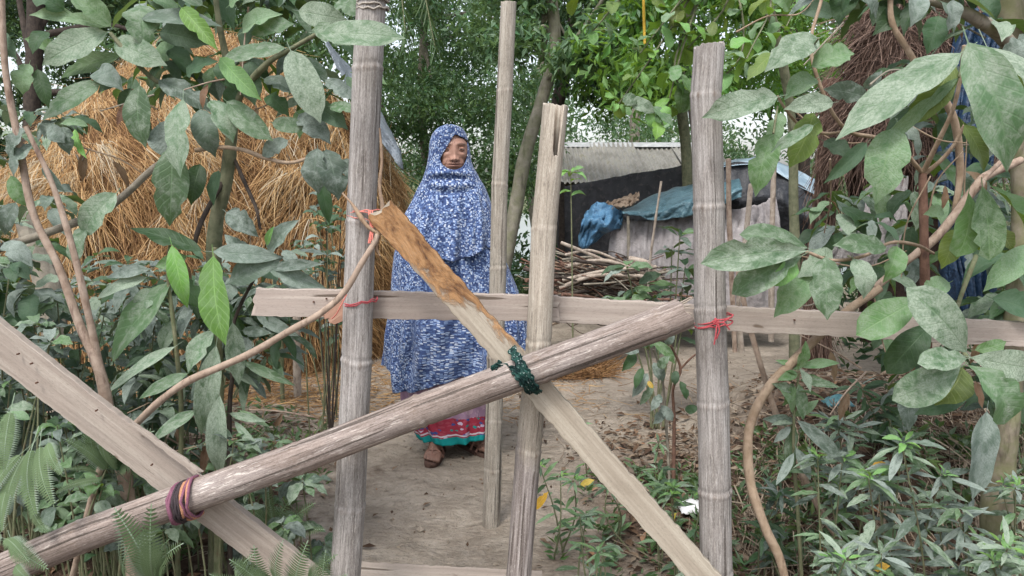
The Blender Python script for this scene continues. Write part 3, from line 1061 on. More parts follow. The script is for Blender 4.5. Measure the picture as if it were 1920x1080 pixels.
def firewood():
    T = Thing('firewood_pile', 'loose heap of crooked dry branches stacked beside the grey lean-to', 'firewood', (P(1140, 560, 5.1).x, 5.1, 0))
    mats = [M_GREY, M_GREY, M_VINE, M_REDB, M_DARKB, M_REDB, M_DARKB]
    for i in range(230):
        t = i / 230
        cx = 1130 + random.gauss(0, 34)
        cy = 600 - 95 * random.random() ** 0.8
        d = 5.1 + random.uniform(-0.3, 0.3)
        c = P(cx, cy, d)
        c.z = max(c.z, 0.03)
        a = random.gauss(0.0, 0.30)
        L = random.uniform(0.3, 0.85)
        dv = Vector((math.cos(a), random.gauss(0, 0.35), math.sin(a) * 0.9 - 0.12))
        nn = Vector((0, random.gauss(0, .03), random.gauss(0.02, .05)))
        r = random.choice([0.003, 0.004, 0.005, 0.007, 0.009, 0.013])
        p0, p2 = c - dv * L / 2, c + dv * L / 2
        p0.z = max(p0.z, 0.01)
        p2.z = max(p2.z, 0.01)
        o = tube_obj('stick', [p0, c + nn, p2], [r, r * 0.6], random.choice(mats), T, seg=6, n=4, lump=0.1)
    # a few long pale ones that stick out to the left
    for (a, b, c, r) in (((1052, 455), (1110, 478), (1160, 500), .012), ((1060, 500), (1130, 488), (1210, 512), .014),
                         ((1050, 540), (1120, 516), (1235, 520), .016), ((1060, 478), (1110, 470), (1180, 498), .01),
                         ((1180, 485), (1215, 495), (1240, 530), .02), ((1055, 525), (1140, 507), (1230, 500), .013)):
        tube_obj('stick', [q(*a, 4.85), q(*b, 4.8), q(*c, 4.85)], [r, r * .8], M_STICK, T, seg=8, n=6, lump=0.08)


firewood()


def haystack():
    cx, cy = P(425, 500, 5.75).x, 5.75
    T = Thing('haystack', 'tall round stack of golden rice straw behind the left bamboo post', 'haystack', (cx, cy, 0))
    prof_z = np.array([-0.02, 0.3, 0.8, 1.3, 1.72, 2.02, 2.25, 2.36])
    prof_r = np.array([1.33, 1.42, 1.43, 1.33, 1.02, 0.66, 0.33, 0.02])

    def rad(z, th):
        r = np.interp(z, prof_z, prof_r)
        return r * (1 + 0.06 * fbm(th * 2.2, z * 1.6, 77, 3))
    th, z = np.meshgrid(np.linspace(0, 2 * math.pi, 97), np.linspace(-0.02, 2.36, 50))
    r = rad(z, th) - 0.05
    r[:, -1] = r[:, 0]
    g = G()
    g.grid(np.stack([cx + r * np.cos(th), cy + r * np.sin(th), z], -1), np.stack([th, z], -1))
    g.build('straw_core', M_CORE, T)
    for nm, N, l0, l1, dn in (('straw', 62000, 0.08, 0.30, -0.9), ('loose_straw', 9000, 0.15, 0.42, -0.5)):
        th = rng.uniform(math.pi * 0.95, 2.05 * math.pi, N)
        z = 2.34 - 2.33 * rng.random(N) ** 0.9
        r = rad(z, th) + rng.uniform(-0.07, 0.03, N)
        out = np.stack([np.cos(th), np.sin(th), np.full(N, 0.25)], -1)
        tan = np.stack([-np.sin(th), np.cos(th), np.zeros(N)], -1)
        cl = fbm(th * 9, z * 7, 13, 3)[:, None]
        lean = fbm(th * 3, z * 2.5, 19, 2)[:, None] * 2.2
        d = np.array([0, 0, dn]) + out * rng.uniform(0.05, 0.45, (N, 1)) + tan * (lean + rng.normal(0, 0.45, (N, 1))) + np.array([0, 0, 1]) * rng.normal(0, .3, (N, 1))
        root = np.stack([cx + r * np.cos(th), cy + r * np.sin(th), z], -1) + out * cl * 0.11
        val = np.clip(0.52 + 0.75 * cl[:, 0] + rng.normal(0, .2, N) - 0.16 * (1 - sm(z, 0.7, 1.5)), 0, 1)  # sunken clumps and lower half darkened: shade put into the straw colour
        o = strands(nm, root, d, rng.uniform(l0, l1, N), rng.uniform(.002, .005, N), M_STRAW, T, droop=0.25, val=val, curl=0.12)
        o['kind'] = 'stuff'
    # plastic sheet over the shoulder of the stack
    S = Thing('haystack_cover', 'grey plastic sheet draped over the haystack shoulder behind the left post', 'plastic sheet', tuple(P(700, 250, 5.3)))
    sheet('cover_sheet', [[q(610, 70, 5.75), q(650, 120, 5.7), q(690, 170, 5.7), q(735, 250, 5.7)],
                          [q(612, 85, 5.2), q(648, 140, 5.1), q(690, 210, 5.0), q(752, 285, 5.1)],
                          [q(622, 104, 5.1), q(655, 165, 5.0), q(695, 240, 4.92), q(757, 318, 5.05)]], M_GREYT, S, fold=0.06, fx=8, fy=3, seed=30)
    # straw scattered at the foot
    N = 5000
    x = cx + rng.normal(0.6, 0.9, N)
    y = rng.uniform(3.7, 4.9, N)
    root = np.stack([x, y, H(x, y) + 0.008], -1)
    a = rng.uniform(0, 6.28, N)
    d = np.stack([np.cos(a), np.sin(a), rng.uniform(-.02, .12, N)], -1)
    o = strands('scattered_straw', root, d, rng.uniform(.04, .2, N), rng.uniform(.002, .005, N), M_STRAW, None, droop=0.0, val=rng.uniform(.1, .8, N), base=(cx, 4.3, 0))
    tag(o, 'loose straw scattered on the dirt at the foot of the haystack', 'straw', kind='stuff')
    x = rng.uniform(P(1000, 600, 5.2).x, P(1125, 600, 5.2).x, 1500)
    y = rng.uniform(4.55, 4.95, 1500)
    root = np.stack([x, y, H(x, y) + 0.01], -1)
    a = rng.uniform(0, 6.28, 1500)
    d = np.stack([np.cos(a), np.sin(a), rng.uniform(0, .4, 1500)], -1)
    o = strands('scattered_twigs', root, d, rng.uniform(.05, .25, 1500), rng.uniform(.003, .007, 1500), M_STRAW, None, droop=0.0, val=rng.uniform(.0, .45, 1500), base=(1, 4.7, 0))
    tag(o, 'orange brown wood chips and straw littered below the firewood pile', 'chips', kind='stuff')


haystack()


# ------------------------------------------------------------------ trees
def crown(T, cs, n_leaf, size, mat, name='crown', sig=0.35, **k):
    cs = np.array([list(c) for c in cs])
    per = max(1, n_leaf // len(cs))
    c = np.repeat(cs, per, 0)
    s = np.repeat(rng.uniform(0.6, 1.3, len(cs)), per) * sig
    v = rng.normal(0, 1, (len(c), 3))
    v /= np.linalg.norm(v, axis=1)[:, None] + 1e-9
    c = c + v * (s * rng.random(len(c)) ** 0.45)[:, None] * [1, 1, 0.6]
    val = np.clip(np.repeat(rng.random(len(cs)), per) * 0.5 + rng.random(len(c)) * 0.5, 0, 1)
    o = cloud(name, c, rng.uniform(0.6, 1.2, len(c)) * size, mat, T, val=val, **k)
    o['kind'] = 'stuff'
    return o


def tree(name, label, x, y, h, r, trunk_pts, cl, n_leaf, size, mat, bmat, sig=0.4, limbs=7, group='trees behind the yard', boxy=None):
    T = Thing(name, label, 'tree', (x, y, 0), group)
    tube_obj('trunk', trunk_pts, r, bmat, T, seg=12, n=8, lump=0.04)
    top = Vector(trunk_pts[-1])
    mid = Vector(trunk_pts[len(trunk_pts) // 2])
    for i in range(limbs):
        c = Vector(random.choice(cl))
        s = mid.lerp(top, random.random())
        m = s.lerp(c, 0.5) + Vector((random.gauss(0, .1), random.gauss(0, .1), 0.15))
        rr = (r[-1] if np.ndim(r) else r) * 0.5
        tube_obj('branch', [s, m, c], [rr, rr * 0.25], bmat, T, seg=6, n=5)
    crown(T, cl, n_leaf, size, mat, sig=sig)
    return T


def clumps(n, xr, yr, zr):
    return [(random.uniform(*xr), random.uniform(*yr), random.uniform(*zr)) for _ in range(n)]


def px_clumps(n, xr, yr, dr):
    return [tuple(P(random.uniform(*xr), random.uniform(*yr), random.uniform(*dr))) for _ in range(n)]


# the pair of trunks right of the woman
tree('forked_tree', 'tall grey tree with a bent pale trunk rising right of the woman', P(930, 560, 6.0).x, 6.0, 5, [0.07, 0.058, 0.045, 0.045],
     [q(925, 620, 6.0), q(940, 520, 6.0), q(965, 400, 6.0), q(985, 290, 6.0), q(1018, 180, 6.0), q(1040, 90, 6.0), q(1032, -20, 6.0), q(1010, -160, 6.1)],
     px_clumps(26, (880, 1240), (-260, 120), (5.2, 6.8)), 7500, 0.085, L_FAR, M_GMOSS, 0.3, 9)
tree('dark_trunk_tree', 'slim tree with nearly black trunk leaning just behind the bent pale trunk', P(1040, 560, 7.0).x, 7.0, 5, 0.06,
     [q(1000, 600, 7.0), q(1020, 400, 7.0), q(1045, 200, 7.0), q(1072, 80, 7.0), q(1082, -40, 7.0), q(1100, -200, 7.0)],
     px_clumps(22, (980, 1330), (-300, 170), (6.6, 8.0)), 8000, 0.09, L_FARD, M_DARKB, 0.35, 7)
tree('bright_leafed_tree', 'bright green leafy tree hanging over the tin roof', P(1290, 560, 6.9).x, 6.9, 5, 0.05,
     [q(1292, 560, 6.9), q(1290, 420, 6.9), q(1287, 290, 6.9), q(1275, 150, 6.9), q(1290, 20, 6.9), q(1300, -200, 6.9)],
     px_clumps(50, (1090, 1560), (-160, 190), (4.9, 7.2)), 10000, 0.095, L_FARB, M_GREEN, 0.28, 10)
tree('shade_tree', 'dense dark tree filling the space behind the woman and left post', P(800, 500, 9.5).x, 9.5, 6, 0.05,
     [q(800, 470, 9.5), q(806, 380, 9.5), q(790, 200, 9.5), q(800, 0, 9.5), q(820, -200, 9.5)],
     px_clumps(60, (680, 1010), (-260, 380), (8.4, 10.6)), 24000, 0.085, L_FAR, M_GREY, 0.5, 10)
tree('corner_tree', 'dark trunked tree in the upper corner beyond the haystack', P(62, 500, 6.8).x, 6.8, 6, 0.07,
     [q(60, 560, 6.8), q(58, 400, 6.8), q(60, 200, 6.8), q(66, 60, 6.8), q(70, -150, 6.8)],
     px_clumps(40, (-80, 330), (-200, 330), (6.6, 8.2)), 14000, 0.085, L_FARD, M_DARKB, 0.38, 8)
tree('rear_tree', 'leafy tree whose crown closes the gap above the haystack', P(480, 500, 9.0).x, 9.0, 6, 0.1,
     [q(482, 500, 9.0), q(478, 250, 9.0), q(485, 0, 9.0), q(480, -150, 9.0)],
     px_clumps(60, (200, 760), (-220, 130), (8.0, 9.8)), 16000, 0.09, L_FAR, M_GREY, 0.45, 8)
tree('right_rear_tree', 'mid green tree behind the thatch and black awning', P(1510, 500, 8.6).x, 8.6, 6, 0.08,
     [q(1500, 540, 8.6), q(1505, 300, 8.6), q(1490, 100, 8.6), q(1500, -150, 8.6)],
     px_clumps(50, (1330, 1960), (-200, 300), (8.0, 10.0)), 16000, 0.09, L_FAR, M_DARKB, 0.45, 8)

# the wood beyond
cl = []
for i in range(450):
    y = random.uniform(11.5, 24)
    cl.append((random.uniform(-1.0, 1.0) * y * 1.15, y, random.uniform(0.3, 6.8) if random.random() < 0.85 else random.uniform(6, 9)))
cs = np.array(cl)
per = 400
c = np.repeat(cs, per, 0)
v = rng.normal(0, 1, c.shape)
v /= np.linalg.norm(v, axis=1)[:, None]
c = c + v * (np.repeat(rng.uniform(0.5, 1.15, len(cs)), per) * rng.random(len(c)) ** 0.4)[:, None] * [1, 1, 0.65]
val = np.clip(np.repeat(rng.random(len(cs)), per) * 0.5 + rng.random(len(c)) * 0.5, 0, 1)
wood = cloud('background_woodland', c, rng.uniform(.08, .17, len(c)), L_FAR, val=val, base=(0, 16, 0))
tag(wood, 'mass of green woodland foliage with pale sky showing through', 'woodland', kind='stuff')
for i, x in enumerate((-9.6, -7.5, -4.7, -2.6, 0.6, 2.4, 4.1, 6.5, 8.8, 11.0)):
    y = 13 + (i * 2.7) % 6
    p = [(x, y, -0.1), (x + random.gauss(0, .15), y, 2), (x + random.gauss(0, .3), y, 4.5), (x + random.gauss(0, .5), y, 8)]
    o = tube_obj('distant_trunk', p, [0.12, 0.07], M_GREY if i % 3 else M_DARKB, base=(x, y, 0), seg=8)
    tag(o, 'thin distant trunk in the woodland, ' + ('far left', 'left of the haystack top', 'behind the haystack left side', 'behind the haystack cover', 'behind the bent pale trunk', 'over the tin roof left half', 'over the tin roof right half', 'behind the brown thatch', 'behind the navy tarpaulin', 'far right')[i], 'tree trunk', 'distant trunks in the woodland')


# coconut palm fronds at the top
def palm():
    T = Thing('coconut_palm', 'coconut palm whose long feathery fronds droop into view above the woman', 'palm tree', (P(662, 500, 8.0).x, 8.0, 0))
    top = P(706, -330, 8.0)
    tube_obj('trunk', [(P(662, 500, 8.0).x, 8.0, -0.05), (P(676, 300, 8.0).x, 8.0, 1.5), tuple(top)], [0.10, 0.075], M_GREY, T, lump=0.03)
    mt = leaf_material('palm_leaflet', (0.05, 0.11, 0.035), (0.09, 0.14, 0.045), (0.2, 0.26, 0.16), 0.5, attr=True)
    for (ex, ey, ed) in ((815, 85, 7.2), (760, 60, 7.0), (880, -40, 7.1), (690, 60, 7.4), (700, -40, 8.8), (850, -100, 8.9), (640, -10, 7.2), (905, 20, 7.8)):
        e = P(ex, ey, ed)
        m = top.lerp(e, 0.45) + Vector((0, 0, 0.35))
        p = smooth_path([top, m, e], 26)
        fr = tube_obj('frond', [p[0], p[13], p[26], p[39], p[-1]], [0.02, 0.004], M_STEM, T, seg=5)
        N = len(p) - 6
        root = np.repeat(p[6:], 4, 0)
        t = np.repeat(np.gradient(p, axis=0)[6:], 4, 0)
        t /= np.linalg.norm(t, axis=1)[:, None]
        sd = np.cross(t, [0, 0, 1.0])
        sgn = np.tile([1, -1, 1, -1], N)[:, None]
        d = sd * sgn + t * 0.7 + rng.normal(0, .1, root.shape) + [0, 0, -0.35]
        fl = np.tile([[0, 0, 1.0]], (len(root), 1)) + rng.normal(0, .2, root.shape)
        strands('leaflet', root + t * rng.uniform(0, .03, (len(root), 1)), d, rng.uniform(.14, .25, len(root)), np.full(len(root), .012), mt, T, parent=fr, droop=0.15, flat=fl)['kind'] = 'stuff'


palm()
# ------------------------------------------------------------------ the bamboo fence
def bamboo(name, p0, p1, r0, r1, nodes, mat, T, jag=0.012, cut=None, seg=30, bow=0.0, bowdir=(1, 0, 0), lab=None, kinks=True):
    """a culm from foot p0 to top p1 with raised nodes at fractions `nodes`; hollow, broken top"""
    p0 = np.array(list(p0))
    p1 = np.array(list(p1))
    L = np.linalg.norm(p1 - p0)
    s = np.arange(0, L, 0.005)
    s = np.append(s, L)
    ns = np.array(nodes) * L
    rr = np.interp(s, [0, L], [r0, r1])[:, None]
    th = np.linspace(0, 2 * math.pi, seg + 1)
    nd = np.zeros((len(s), seg + 1))
    r = rr * np.ones((1, seg + 1))
    s1 = s
    for k in ns:
        s = s1[:, None] + (0.0035 * np.sin(th + k * 31) + 0.0018 * np.sin(3 * th + k * 57))[None]
        kr = 0.6 + 0.8 * random.random()
        r = r + kr * rr * (0.045 * np.exp(-((s - k) / 0.004) ** 2) + 0.024 * np.exp(-((s - k) / 0.035) ** 2) - 0.045 * np.exp(-((s - k - 0.011) / 0.0035) ** 2))
        nd = np.maximum(nd, np.exp(-((s - k) / 0.007) ** 2) * (0.7 + 0.3 * np.sin(5 * th + k * 9)))
    s = s1
    ax = (p1 - p0) / L
    ref = np.array([0, -1.0, 0])
    u = np.cross(ax, ref)
    u /= np.linalg.norm(u)
    v = np.cross(ax, u)
    th = np.linspace(0, 2 * math.pi, seg + 1)
    c = p0 + ax * s[:, None]
    c = c + np.array(bowdir) * (bow * np.sin(np.pi * s / L))[:, None]
    # culms change direction a little at each node
    ph = random.random() * 10
    kx = np.interp(s, np.concatenate([[0], ns, [L]]), [random.gauss(0, 0.003) for _ in range(len(ns) + 2)])
    c = c + u * kx[:, None]
    wob = 1 + 0.022 * vnoise(np.broadcast_to(th[None] * 1.5 + ph, (len(s), seg + 1)), np.broadcast_to(s[:, None] * 6, (len(s), seg + 1)), 5)
    wob[:, -1] = wob[:, 0]
    # lengthwise dents
    wob = wob - 0.006 * np.abs(np.sin(th * 3 + ph))[None] * (1 - nd)
    wob[:, -1] = wob[:, 0]
    hth = L + np.array([jag * (0.5 * vnoise(np.array([t * 1.1 + ph]), np.array([0.0]), 3)[0] + 0.35 * vnoise(np.array([t * 5 + ph]), np.array([1.0]), 3)[0]) for t in th])
    if cut:
        a0, a1, dep = cut
        hth = hth - dep * sm(th, a0, a0 + 0.12) * (1 - sm(th, a1 - 0.12, a1))
    hth[-1] = hth[0]
    s0 = L - 0.20
    S = np.where(s[:, None] > s0, s0 + (s[:, None] - s0) * (hth[None] - s0) / (L - s0), s[:, None])
    RR = r * wob
    e = np.cos(th)[None, :, None] * u + np.sin(th)[None, :, None] * v
    cc = c[:, None] + ax * (S - s[:, None])[..., None]
    X = cc + RR[..., None] * e
    inner = []
    wall = 0.72
    top = cc[-1] + RR[-1][:, None] * wall * e[0]
    inner.append(top)
    for dz in (0.03, 0.08, 0.14):
        inner.append(top - ax * dz)
    inner = np.array(inner)
    XX = np.concatenate([X, inner])
    U = np.concatenate([np.broadcast_to(th[None] * (r0 + r1) / 2, (len(s), seg + 1)), np.broadcast_to(th[None] * r1, (4, seg + 1))])
    W = np.concatenate([S, S[-1][None] + np.array([[0.02], [0.05], [0.1], [0.16]])])
    A = np.concatenate([nd, np.array([0.25, .7, .9, 1])[:, None] * np.ones((1, seg + 1))])
    g = G()
    g.grid(XX, np.stack([U, W], -1), a=A)
    g.fan(inner[-1], inner[-1].mean(0))
    g.fan(X[0][::-1], X[0].mean(0))
    o = g.build(name, mat, T)
    if lab:
        o['label'] = lab
    return o


def plank(name, p0, p1, w0, w1, th, mat, T, seed=0, rough=0.004, lab=None, face=(0, -1, 0), rotf=None, endjag=0.01, twist=0.0):
    p0 = np.array(list(p0))
    p1 = np.array(list(p1))
    L = np.linalg.norm(p1 - p0)
    ax = (p1 - p0) / L
    n = np.array(face, dtype=float)
    n -= ax * n.dot(ax)
    n /= np.linalg.norm(n)
    b = np.cross(ax, n)
    m = int(L / 0.007)
    t = np.linspace(0, 1, m)
    # cross-section loop: front face 13 columns, side, back, side
    cols = [(-1, 1), (-0.97, 1.0)] + [(x, 1) for x in np.linspace(-0.9, 0.9, 11)] + [(0.97, 1.0), (1, 1), (1, -1), (0.5, -1), (0, -1), (-0.5, -1), (-1, -1), (-1, 1)]
    X = np.zeros((m, len(cols), 3))
    UV = np.zeros((m, len(cols), 2))
    A = np.zeros((m, len(cols)))
    w = (w0 + (w1 - w0) * t) / 2
    e1 = rough * (0.5 * fbm(t * L * 4, t * 0, seed, 3) + 0.35 * vnoise(t * L * 45, t * 0, seed + 5) + 0.3 * vnoise(t * L * 90, t * 0, seed + 6))
    e2 = rough * (0.5 * fbm(t * L * 4, t * 0 + 5, seed + 3, 3) + 0.35 * vnoise(t * L * 45, t * 0, seed + 9) + 0.3 * vnoise(t * L * 90, t * 0, seed + 7))
    for j, (x, y) in enumerate(cols):
        xx = x * w + (e1 if x < 0 else e2) * abs(x) ** 3
        bev = 0.0016 if abs(x) == 1 and y == 1 else 0.0
        zz = y * th / 2 - bev
        jz = 0.0003 * vnoise(np.full(m, x * 7.0), t * L * 4, seed + 2) if y > 0 else 0
        je = endjag * (np.clip((t - 0.97) / 0.03, 0, 1) + 0 * t) * vnoise(np.array([x * 4.0]), np.array([seed * 1.0]), 1)[0]
        js = endjag * (np.clip((0.03 - t) / 0.03, 0, 1)) * vnoise(np.array([x * 4.0]), np.array([seed + 5.0]), 1)[0]
        tw = twist * (t - 0.5)
        X[:, j] = p0 + ax * (t * L + je + js)[:, None] + b * (xx * np.cos(tw))[:, None] + n * (zz + jz + xx * np.sin(tw))[:, None]
        UV[:, j, 0] = x * w + (0.3 if y < 0 else 0)
        UV[:, j, 1] = t * L
        if rotf is not None:
            A[:, j] = rotf(t, x)
    g = G()
    g.grid(X, UV, a=A)
    g.fan(X[0][::-1], X[0][:-1].mean(0))
    g.fan(X[-1], X[-1][:-1].mean(0))
    o = g.build(name, mat, T, smooth=False)
    for pp in o.data.polygons:
        pp.use_smooth = False
    if lab:
        o['label'] = lab
    return o


PXM = FPX


def wpx(px, d):
    return px * d / FPX


F_ = Thing('bamboo_fence', 'makeshift gate fence of weathered bamboo posts, diagonal pole and nailed planks across the path', 'fence', (0, 1.75, 0))
# posts
D1 = 1.76
bamboo('post', P(636, 1290, D1), P(700, -45, D1), wpx(31, D1), wpx(26, D1), [0.115, 0.285, 0.495, 0.685, 0.885], M_BAM, F_, lab='left bamboo post with frayed wrapped top and pink string')
bamboo('post', P(958, 1290, 1.76), P(1041, 196, 1.76), wpx(25.5, 1.76), wpx(23, 1.76), [0.2, 0.435, 0.62, 0.805], M_BAMM, F_, jag=0.010, seg=60,
       cut=(4.62, 5.40, 0.115), lab='short middle bamboo post, cream coloured, split and hollow at the top')
bamboo('post', P(1345, 1290, 1.73), P(1327, 84, 1.73), wpx(33, 1.73), wpx(27.5, 1.73), [0.20, 0.335, 0.475, 0.62, 0.77, 0.93], M_BAM, F_, jag=0.014,
       lab='thick right bamboo post with red string knot')
# the big diagonal pole
bamboo('diagonal_pole', P(-60, 1092, 1.60), P(1284, 588, 1.66), wpx(33, 1.6), wpx(31, 1.66), [0.165, 0.465, 0.635, 0.80, 0.965], M_BAM3, F_, jag=0.022,
       lab='thick brownish bamboo pole lying diagonally across the fence')
# splinters at its broken end
g = G()
for i in range(16):
    a = i / 16 * 6.28
    c = P(1272, 592, 1.66) + Vector((0, 0.025 * math.sin(a), 0.028 * math.cos(a)))
    e = c + Vector((random.uniform(.015, .035), random.gauss(0, .003), random.uniform(0.0, .018)))
    tube(g, [c - Vector((0.02, 0, 0.007)), c, e], [0.0035, 0.001], seg=4, n=2)
g.build('splinters', M_STICK, F_)
# plank rails
D2 = 1.815
plank('rail_plank', P(478, 566, D2), P(1045, 578, D2), wpx(53, D2), wpx(50, D2), 0.02, M_PL1, F_, seed=3, lab='pinkish grey horizontal plank, left length')
plank('rail_plank', P(1038, 580, D2 + 0.022), P(2060, 634, D2 + 0.022), wpx(48, D2), wpx(48, D2), 0.02, M_PL1, F_, seed=6, lab='pinkish horizontal plank running on to the right behind leaves')
# the rotting brace: orange upper edge
plank('diagonal_plank', P(712, 392, 1.70), P(1352, 1116, 1.655), wpx(53, 1.7), wpx(54, 1.66), 0.017, M_PL2, F_, seed=12, rough=0.0055,
      rotf=lambda t, x: np.clip(1.35 - t * 3.6 - 0.35 * x * (t < 0.5) + 0.12 * np.sin(t * 40), 0, 1), lab='narrow brace plank, orange and rotten at its upper end, pale below')
plank('diagonal_plank', P(-60, 596, 1.66), P(640, 1140, 1.70), wpx(74, 1.66), wpx(72, 1.7), 0.02, M_PL3, F_, seed=21, rough=0.003,
      lab='broad pale plank sloping down from the left edge')
plank('split_edge', P(250, 795, 1.645), P(372, 886, 1.645), wpx(8, 1.64), wpx(16, 1.64), 0.008, M_PL3, F_, seed=24, rough=0.004)
# nail heads
g = G()
for (x, y, d) in ((588, 566, D2), (612, 560, D2), (33, 664, 1.655), (58, 682, 1.655), (68, 718, 1.655), (180, 770, 1.66), (284, 872, 1.66), (975, 745, 1.668), (1075, 860, 1.668), (1490, 600, D2 + .02), (1195, 590, D2 + .02)):
    c = P(x, y, d - 0.012)
    tube(g, [c + Vector((0, 0.006, 0)), c - Vector((0, 0.002, 0))], 0.0021, seg=8, n=2, smoothed=False)
g.build('nail_heads', simple('rusty_nail', (0.06, 0.03, 0.02), (0.12, 0.06, 0.04), 200), F_)
# decayed strip hugging the upper left post
g = G()
tube(g, [P(712, 240, 1.715), P(716, 300, 1.71), P(712, 350, 1.71), P(718, 400, 1.705), P(705, 455, 1.70), P(712, 480, 1.70)], [0.002, 0.004, 0.003, 0.006, 0.006, 0.002], seg=7, lump=0.3)
tube(g, [P(642, 362, 1.715), P(662, 385, 1.705), P(690, 425, 1.70), P(720, 440, 1.70)], [0.002, 0.004, 0.006, 0.003], seg=7, lump=0.2)
g.build('bark_strip', bark_material('rotten_bark', (0.20, 0.14, 0.10), (0.34, 0.24, 0.16), (0.14, 0.08, 0.05)), F_)
# offcut nailed behind the left post
plank('offcut', P(614, 598, 1.79), P(658, 566, 1.79), wpx(34, 1.79), wpx(44, 1.79), 0.014, plank_material('plank_red', (0.42, 0.26, 0.19), (0.30, 0.17, 0.12), (0.24, 0.14, 0.10)), F_, seed=33, rough=0.008)


def rope_mat(name, c1, c2, sc=500):
    return simple(name, c1, c2, sc, 0.85, 0.8, bd=0.001)


def wrap(T, c, axis, r, turns, pitch, rr, mat, name, jitter=0.002, tilt=0.0, n=18):
    axis = Vector(axis).normalized()
    a = axis.orthogonal().normalized()
    b = axis.cross(a)
    pts = []
    N = int(turns * n)
    for i in range(N + 1):
        t = i / n
        th = t * 6.283
        pts.append(Vector(c) + axis * ((t - turns / 2) * pitch + tilt * math.cos(th + 1.0) + random.gauss(0, jitter)) + (a * math.cos(th) + b * math.sin(th)) * (r + random.gauss(0, jitter * 0.3)))
    return tube_obj(name, pts, rr, mat, T, smoothed=False, seg=6)


def tie(label, name='string_tie'):
    return label


M_RED = rope_mat('string_red', (0.36, 0.04, 0.055), (0.52, 0.12, 0.13))
M_CORAL = rope_mat('string_coral', (0.62, 0.16, 0.12), (0.75, 0.30, 0.25))
M_PURP = rope_mat('rope_purple', (0.13, 0.05, 0.085), (0.25, 0.11, 0.15))
M_ORR = rope_mat('rope_orange', (0.32, 0.14, 0.075), (0.45, 0.24, 0.15))
M_BLKR = rope_mat('rope_black', (0.025, 0.02, 0.022), (0.06, 0.045, 0.05))
M_JUTE = rope_mat('cord_grey', (0.25, 0.22, 0.19), (0.42, 0.38, 0.33), 300)

# left post: coral string at y~400 and hanging end, red turn at y~575
T = Thing('coral_string', 'coral pink string tied round the left post with a dangling loop', 'string', tuple(P(693, 400, 1.72)))
axp = (P(700, 0, D1) - P(648, 1080, D1)).normalized()
wrap(T, P(684.5, 396, D1), axp, wpx(31, D1), 2.2, 0.006, 0.0012, M_CORAL, 'loop', tilt=0.003)
wrap(T, P(684, 408, D1), axp, wpx(31, D1), 1.1, 0.003, 0.0010, M_CORAL, 'loop', tilt=-0.006)
for dx in (-3, 0, 4):
    tube_obj('loose_end', [P(694 + dx, 394, 1.705), P(696 + dx, 410, 1.70), P(697 + dx * .6, 430, 1.70), P(694 + dx, 456, 1.70)], 0.0018, M_CORAL, T, seg=5)
T = Thing('thin_red_string', 'thin red string slanting round the left post beside the plank', 'string', tuple(P(676, 568, 1.72)))
wrap(T, P(676, 566, D1), axp, wpx(31.5, D1), 2.1, 0.004, 0.0014, M_RED, 'loop', tilt=0.009)
tube_obj('loose_end', [P(650, 552, 1.71), P(640, 572, 1.715), P(630, 590, 1.735), P(622, 598, 1.77)], 0.0016, M_CORAL, T, seg=5)
T = Thing('post_top_binding', 'grey cord binding wound round the frayed top of the left post', 'cord', tuple(P(699, 15, 1.76)))
wrap(T, P(699, 2, D1), axp, wpx(28, D1), 6, 0.008, 0.0022, M_JUTE, 'loop', jitter=0.003)
# right post red string with knot
T = Thing('red_string', 'bright red string knotted on the thick right bamboo post', 'string', tuple(P(1340, 600, 1.68)))
axr = (P(1327, 84, 1.73) - P(1345, 1290, 1.73)).normalized()
for k, tl in ((0, .009), (1, .011), (2, .006)):
    wrap(T, P(1338, 597 + k * 5, 1.73), axr, wpx(35, 1.73), 1.1, 0.002, 0.0018, M_RED, 'loop', tilt=tl)
g = G()
for i in range(9):
    c = P(1342, 603, 1.678)
    pts = [c + Vector((random.gauss(0, .004), random.gauss(0, .002), random.gauss(0, .0045))) for _ in range(4)]
    tube(g, pts, 0.0016, seg=5, n=4)
g.build('knot', M_RED, T)
for a in ((1344, 610, 1342, 628, 1339, 646), (1346, 608, 1349, 620, 1343, 636), (1348, 604, 1358, 606, 1368, 618)):
    tube_obj('loose_end', [P(a[0], a[1], 1.675), P(a[2], a[3], 1.672), P(a[4], a[5], 1.675)], 0.0018, M_RED, T, seg=5)
# rope where left plank and pole cross
T = Thing('multicolour_rope', 'purple, black and orange rope lashing around pole and broad left plank', 'rope', tuple(P(352, 945, 1.6)))
axd = (P(1284, 588, 1.66) - P(-60, 1092, 1.60)).normalized()
for k, (mt, dx) in enumerate(((M_PURP, -22), (M_PURP, -15), (M_BLKR, -9), (M_BLKR, -3), (M_BLKR, 3), (M_ORR, 9), (M_PURP, 14), (M_ORR, 20), (M_PURP, 24))):
    wrap(T, P(350 + dx * 0.8, 938.5 - dx * 0.3, 1.613), Vector(axd) + Vector((0.0, 0.0, -0.28)), wpx(38.5, 1.62), 1.06, 0.001, 0.0036, mt, 'rope_turn', jitter=0.0022, tilt=0.004)
# dark green cloth strip at the middle crossing
T = Thing('green_cloth_tie', 'dark green patterned cloth strip binding pole, plank and middle post', 'cloth strip', tuple(P(975, 700, 1.6)))
m = NT('green_cloth')
n1 = m.noise(m.coord('Object'), 160, 3, 0.6)
n2 = m.noise(m.coord('Object'), 70, 2, 0.5)
c = m.mix(m.mapr(n2, .4, .6), (0.008, 0.02, 0.02), (0.02, 0.06, 0.05))
c = m.mix(m.mapr(n1, .62, .66), c, (0.35, 0.42, 0.40))
M_GCL = m.bsdf(c, 0.9, 0.1, m.bump(n1, 0.5, 0.003))


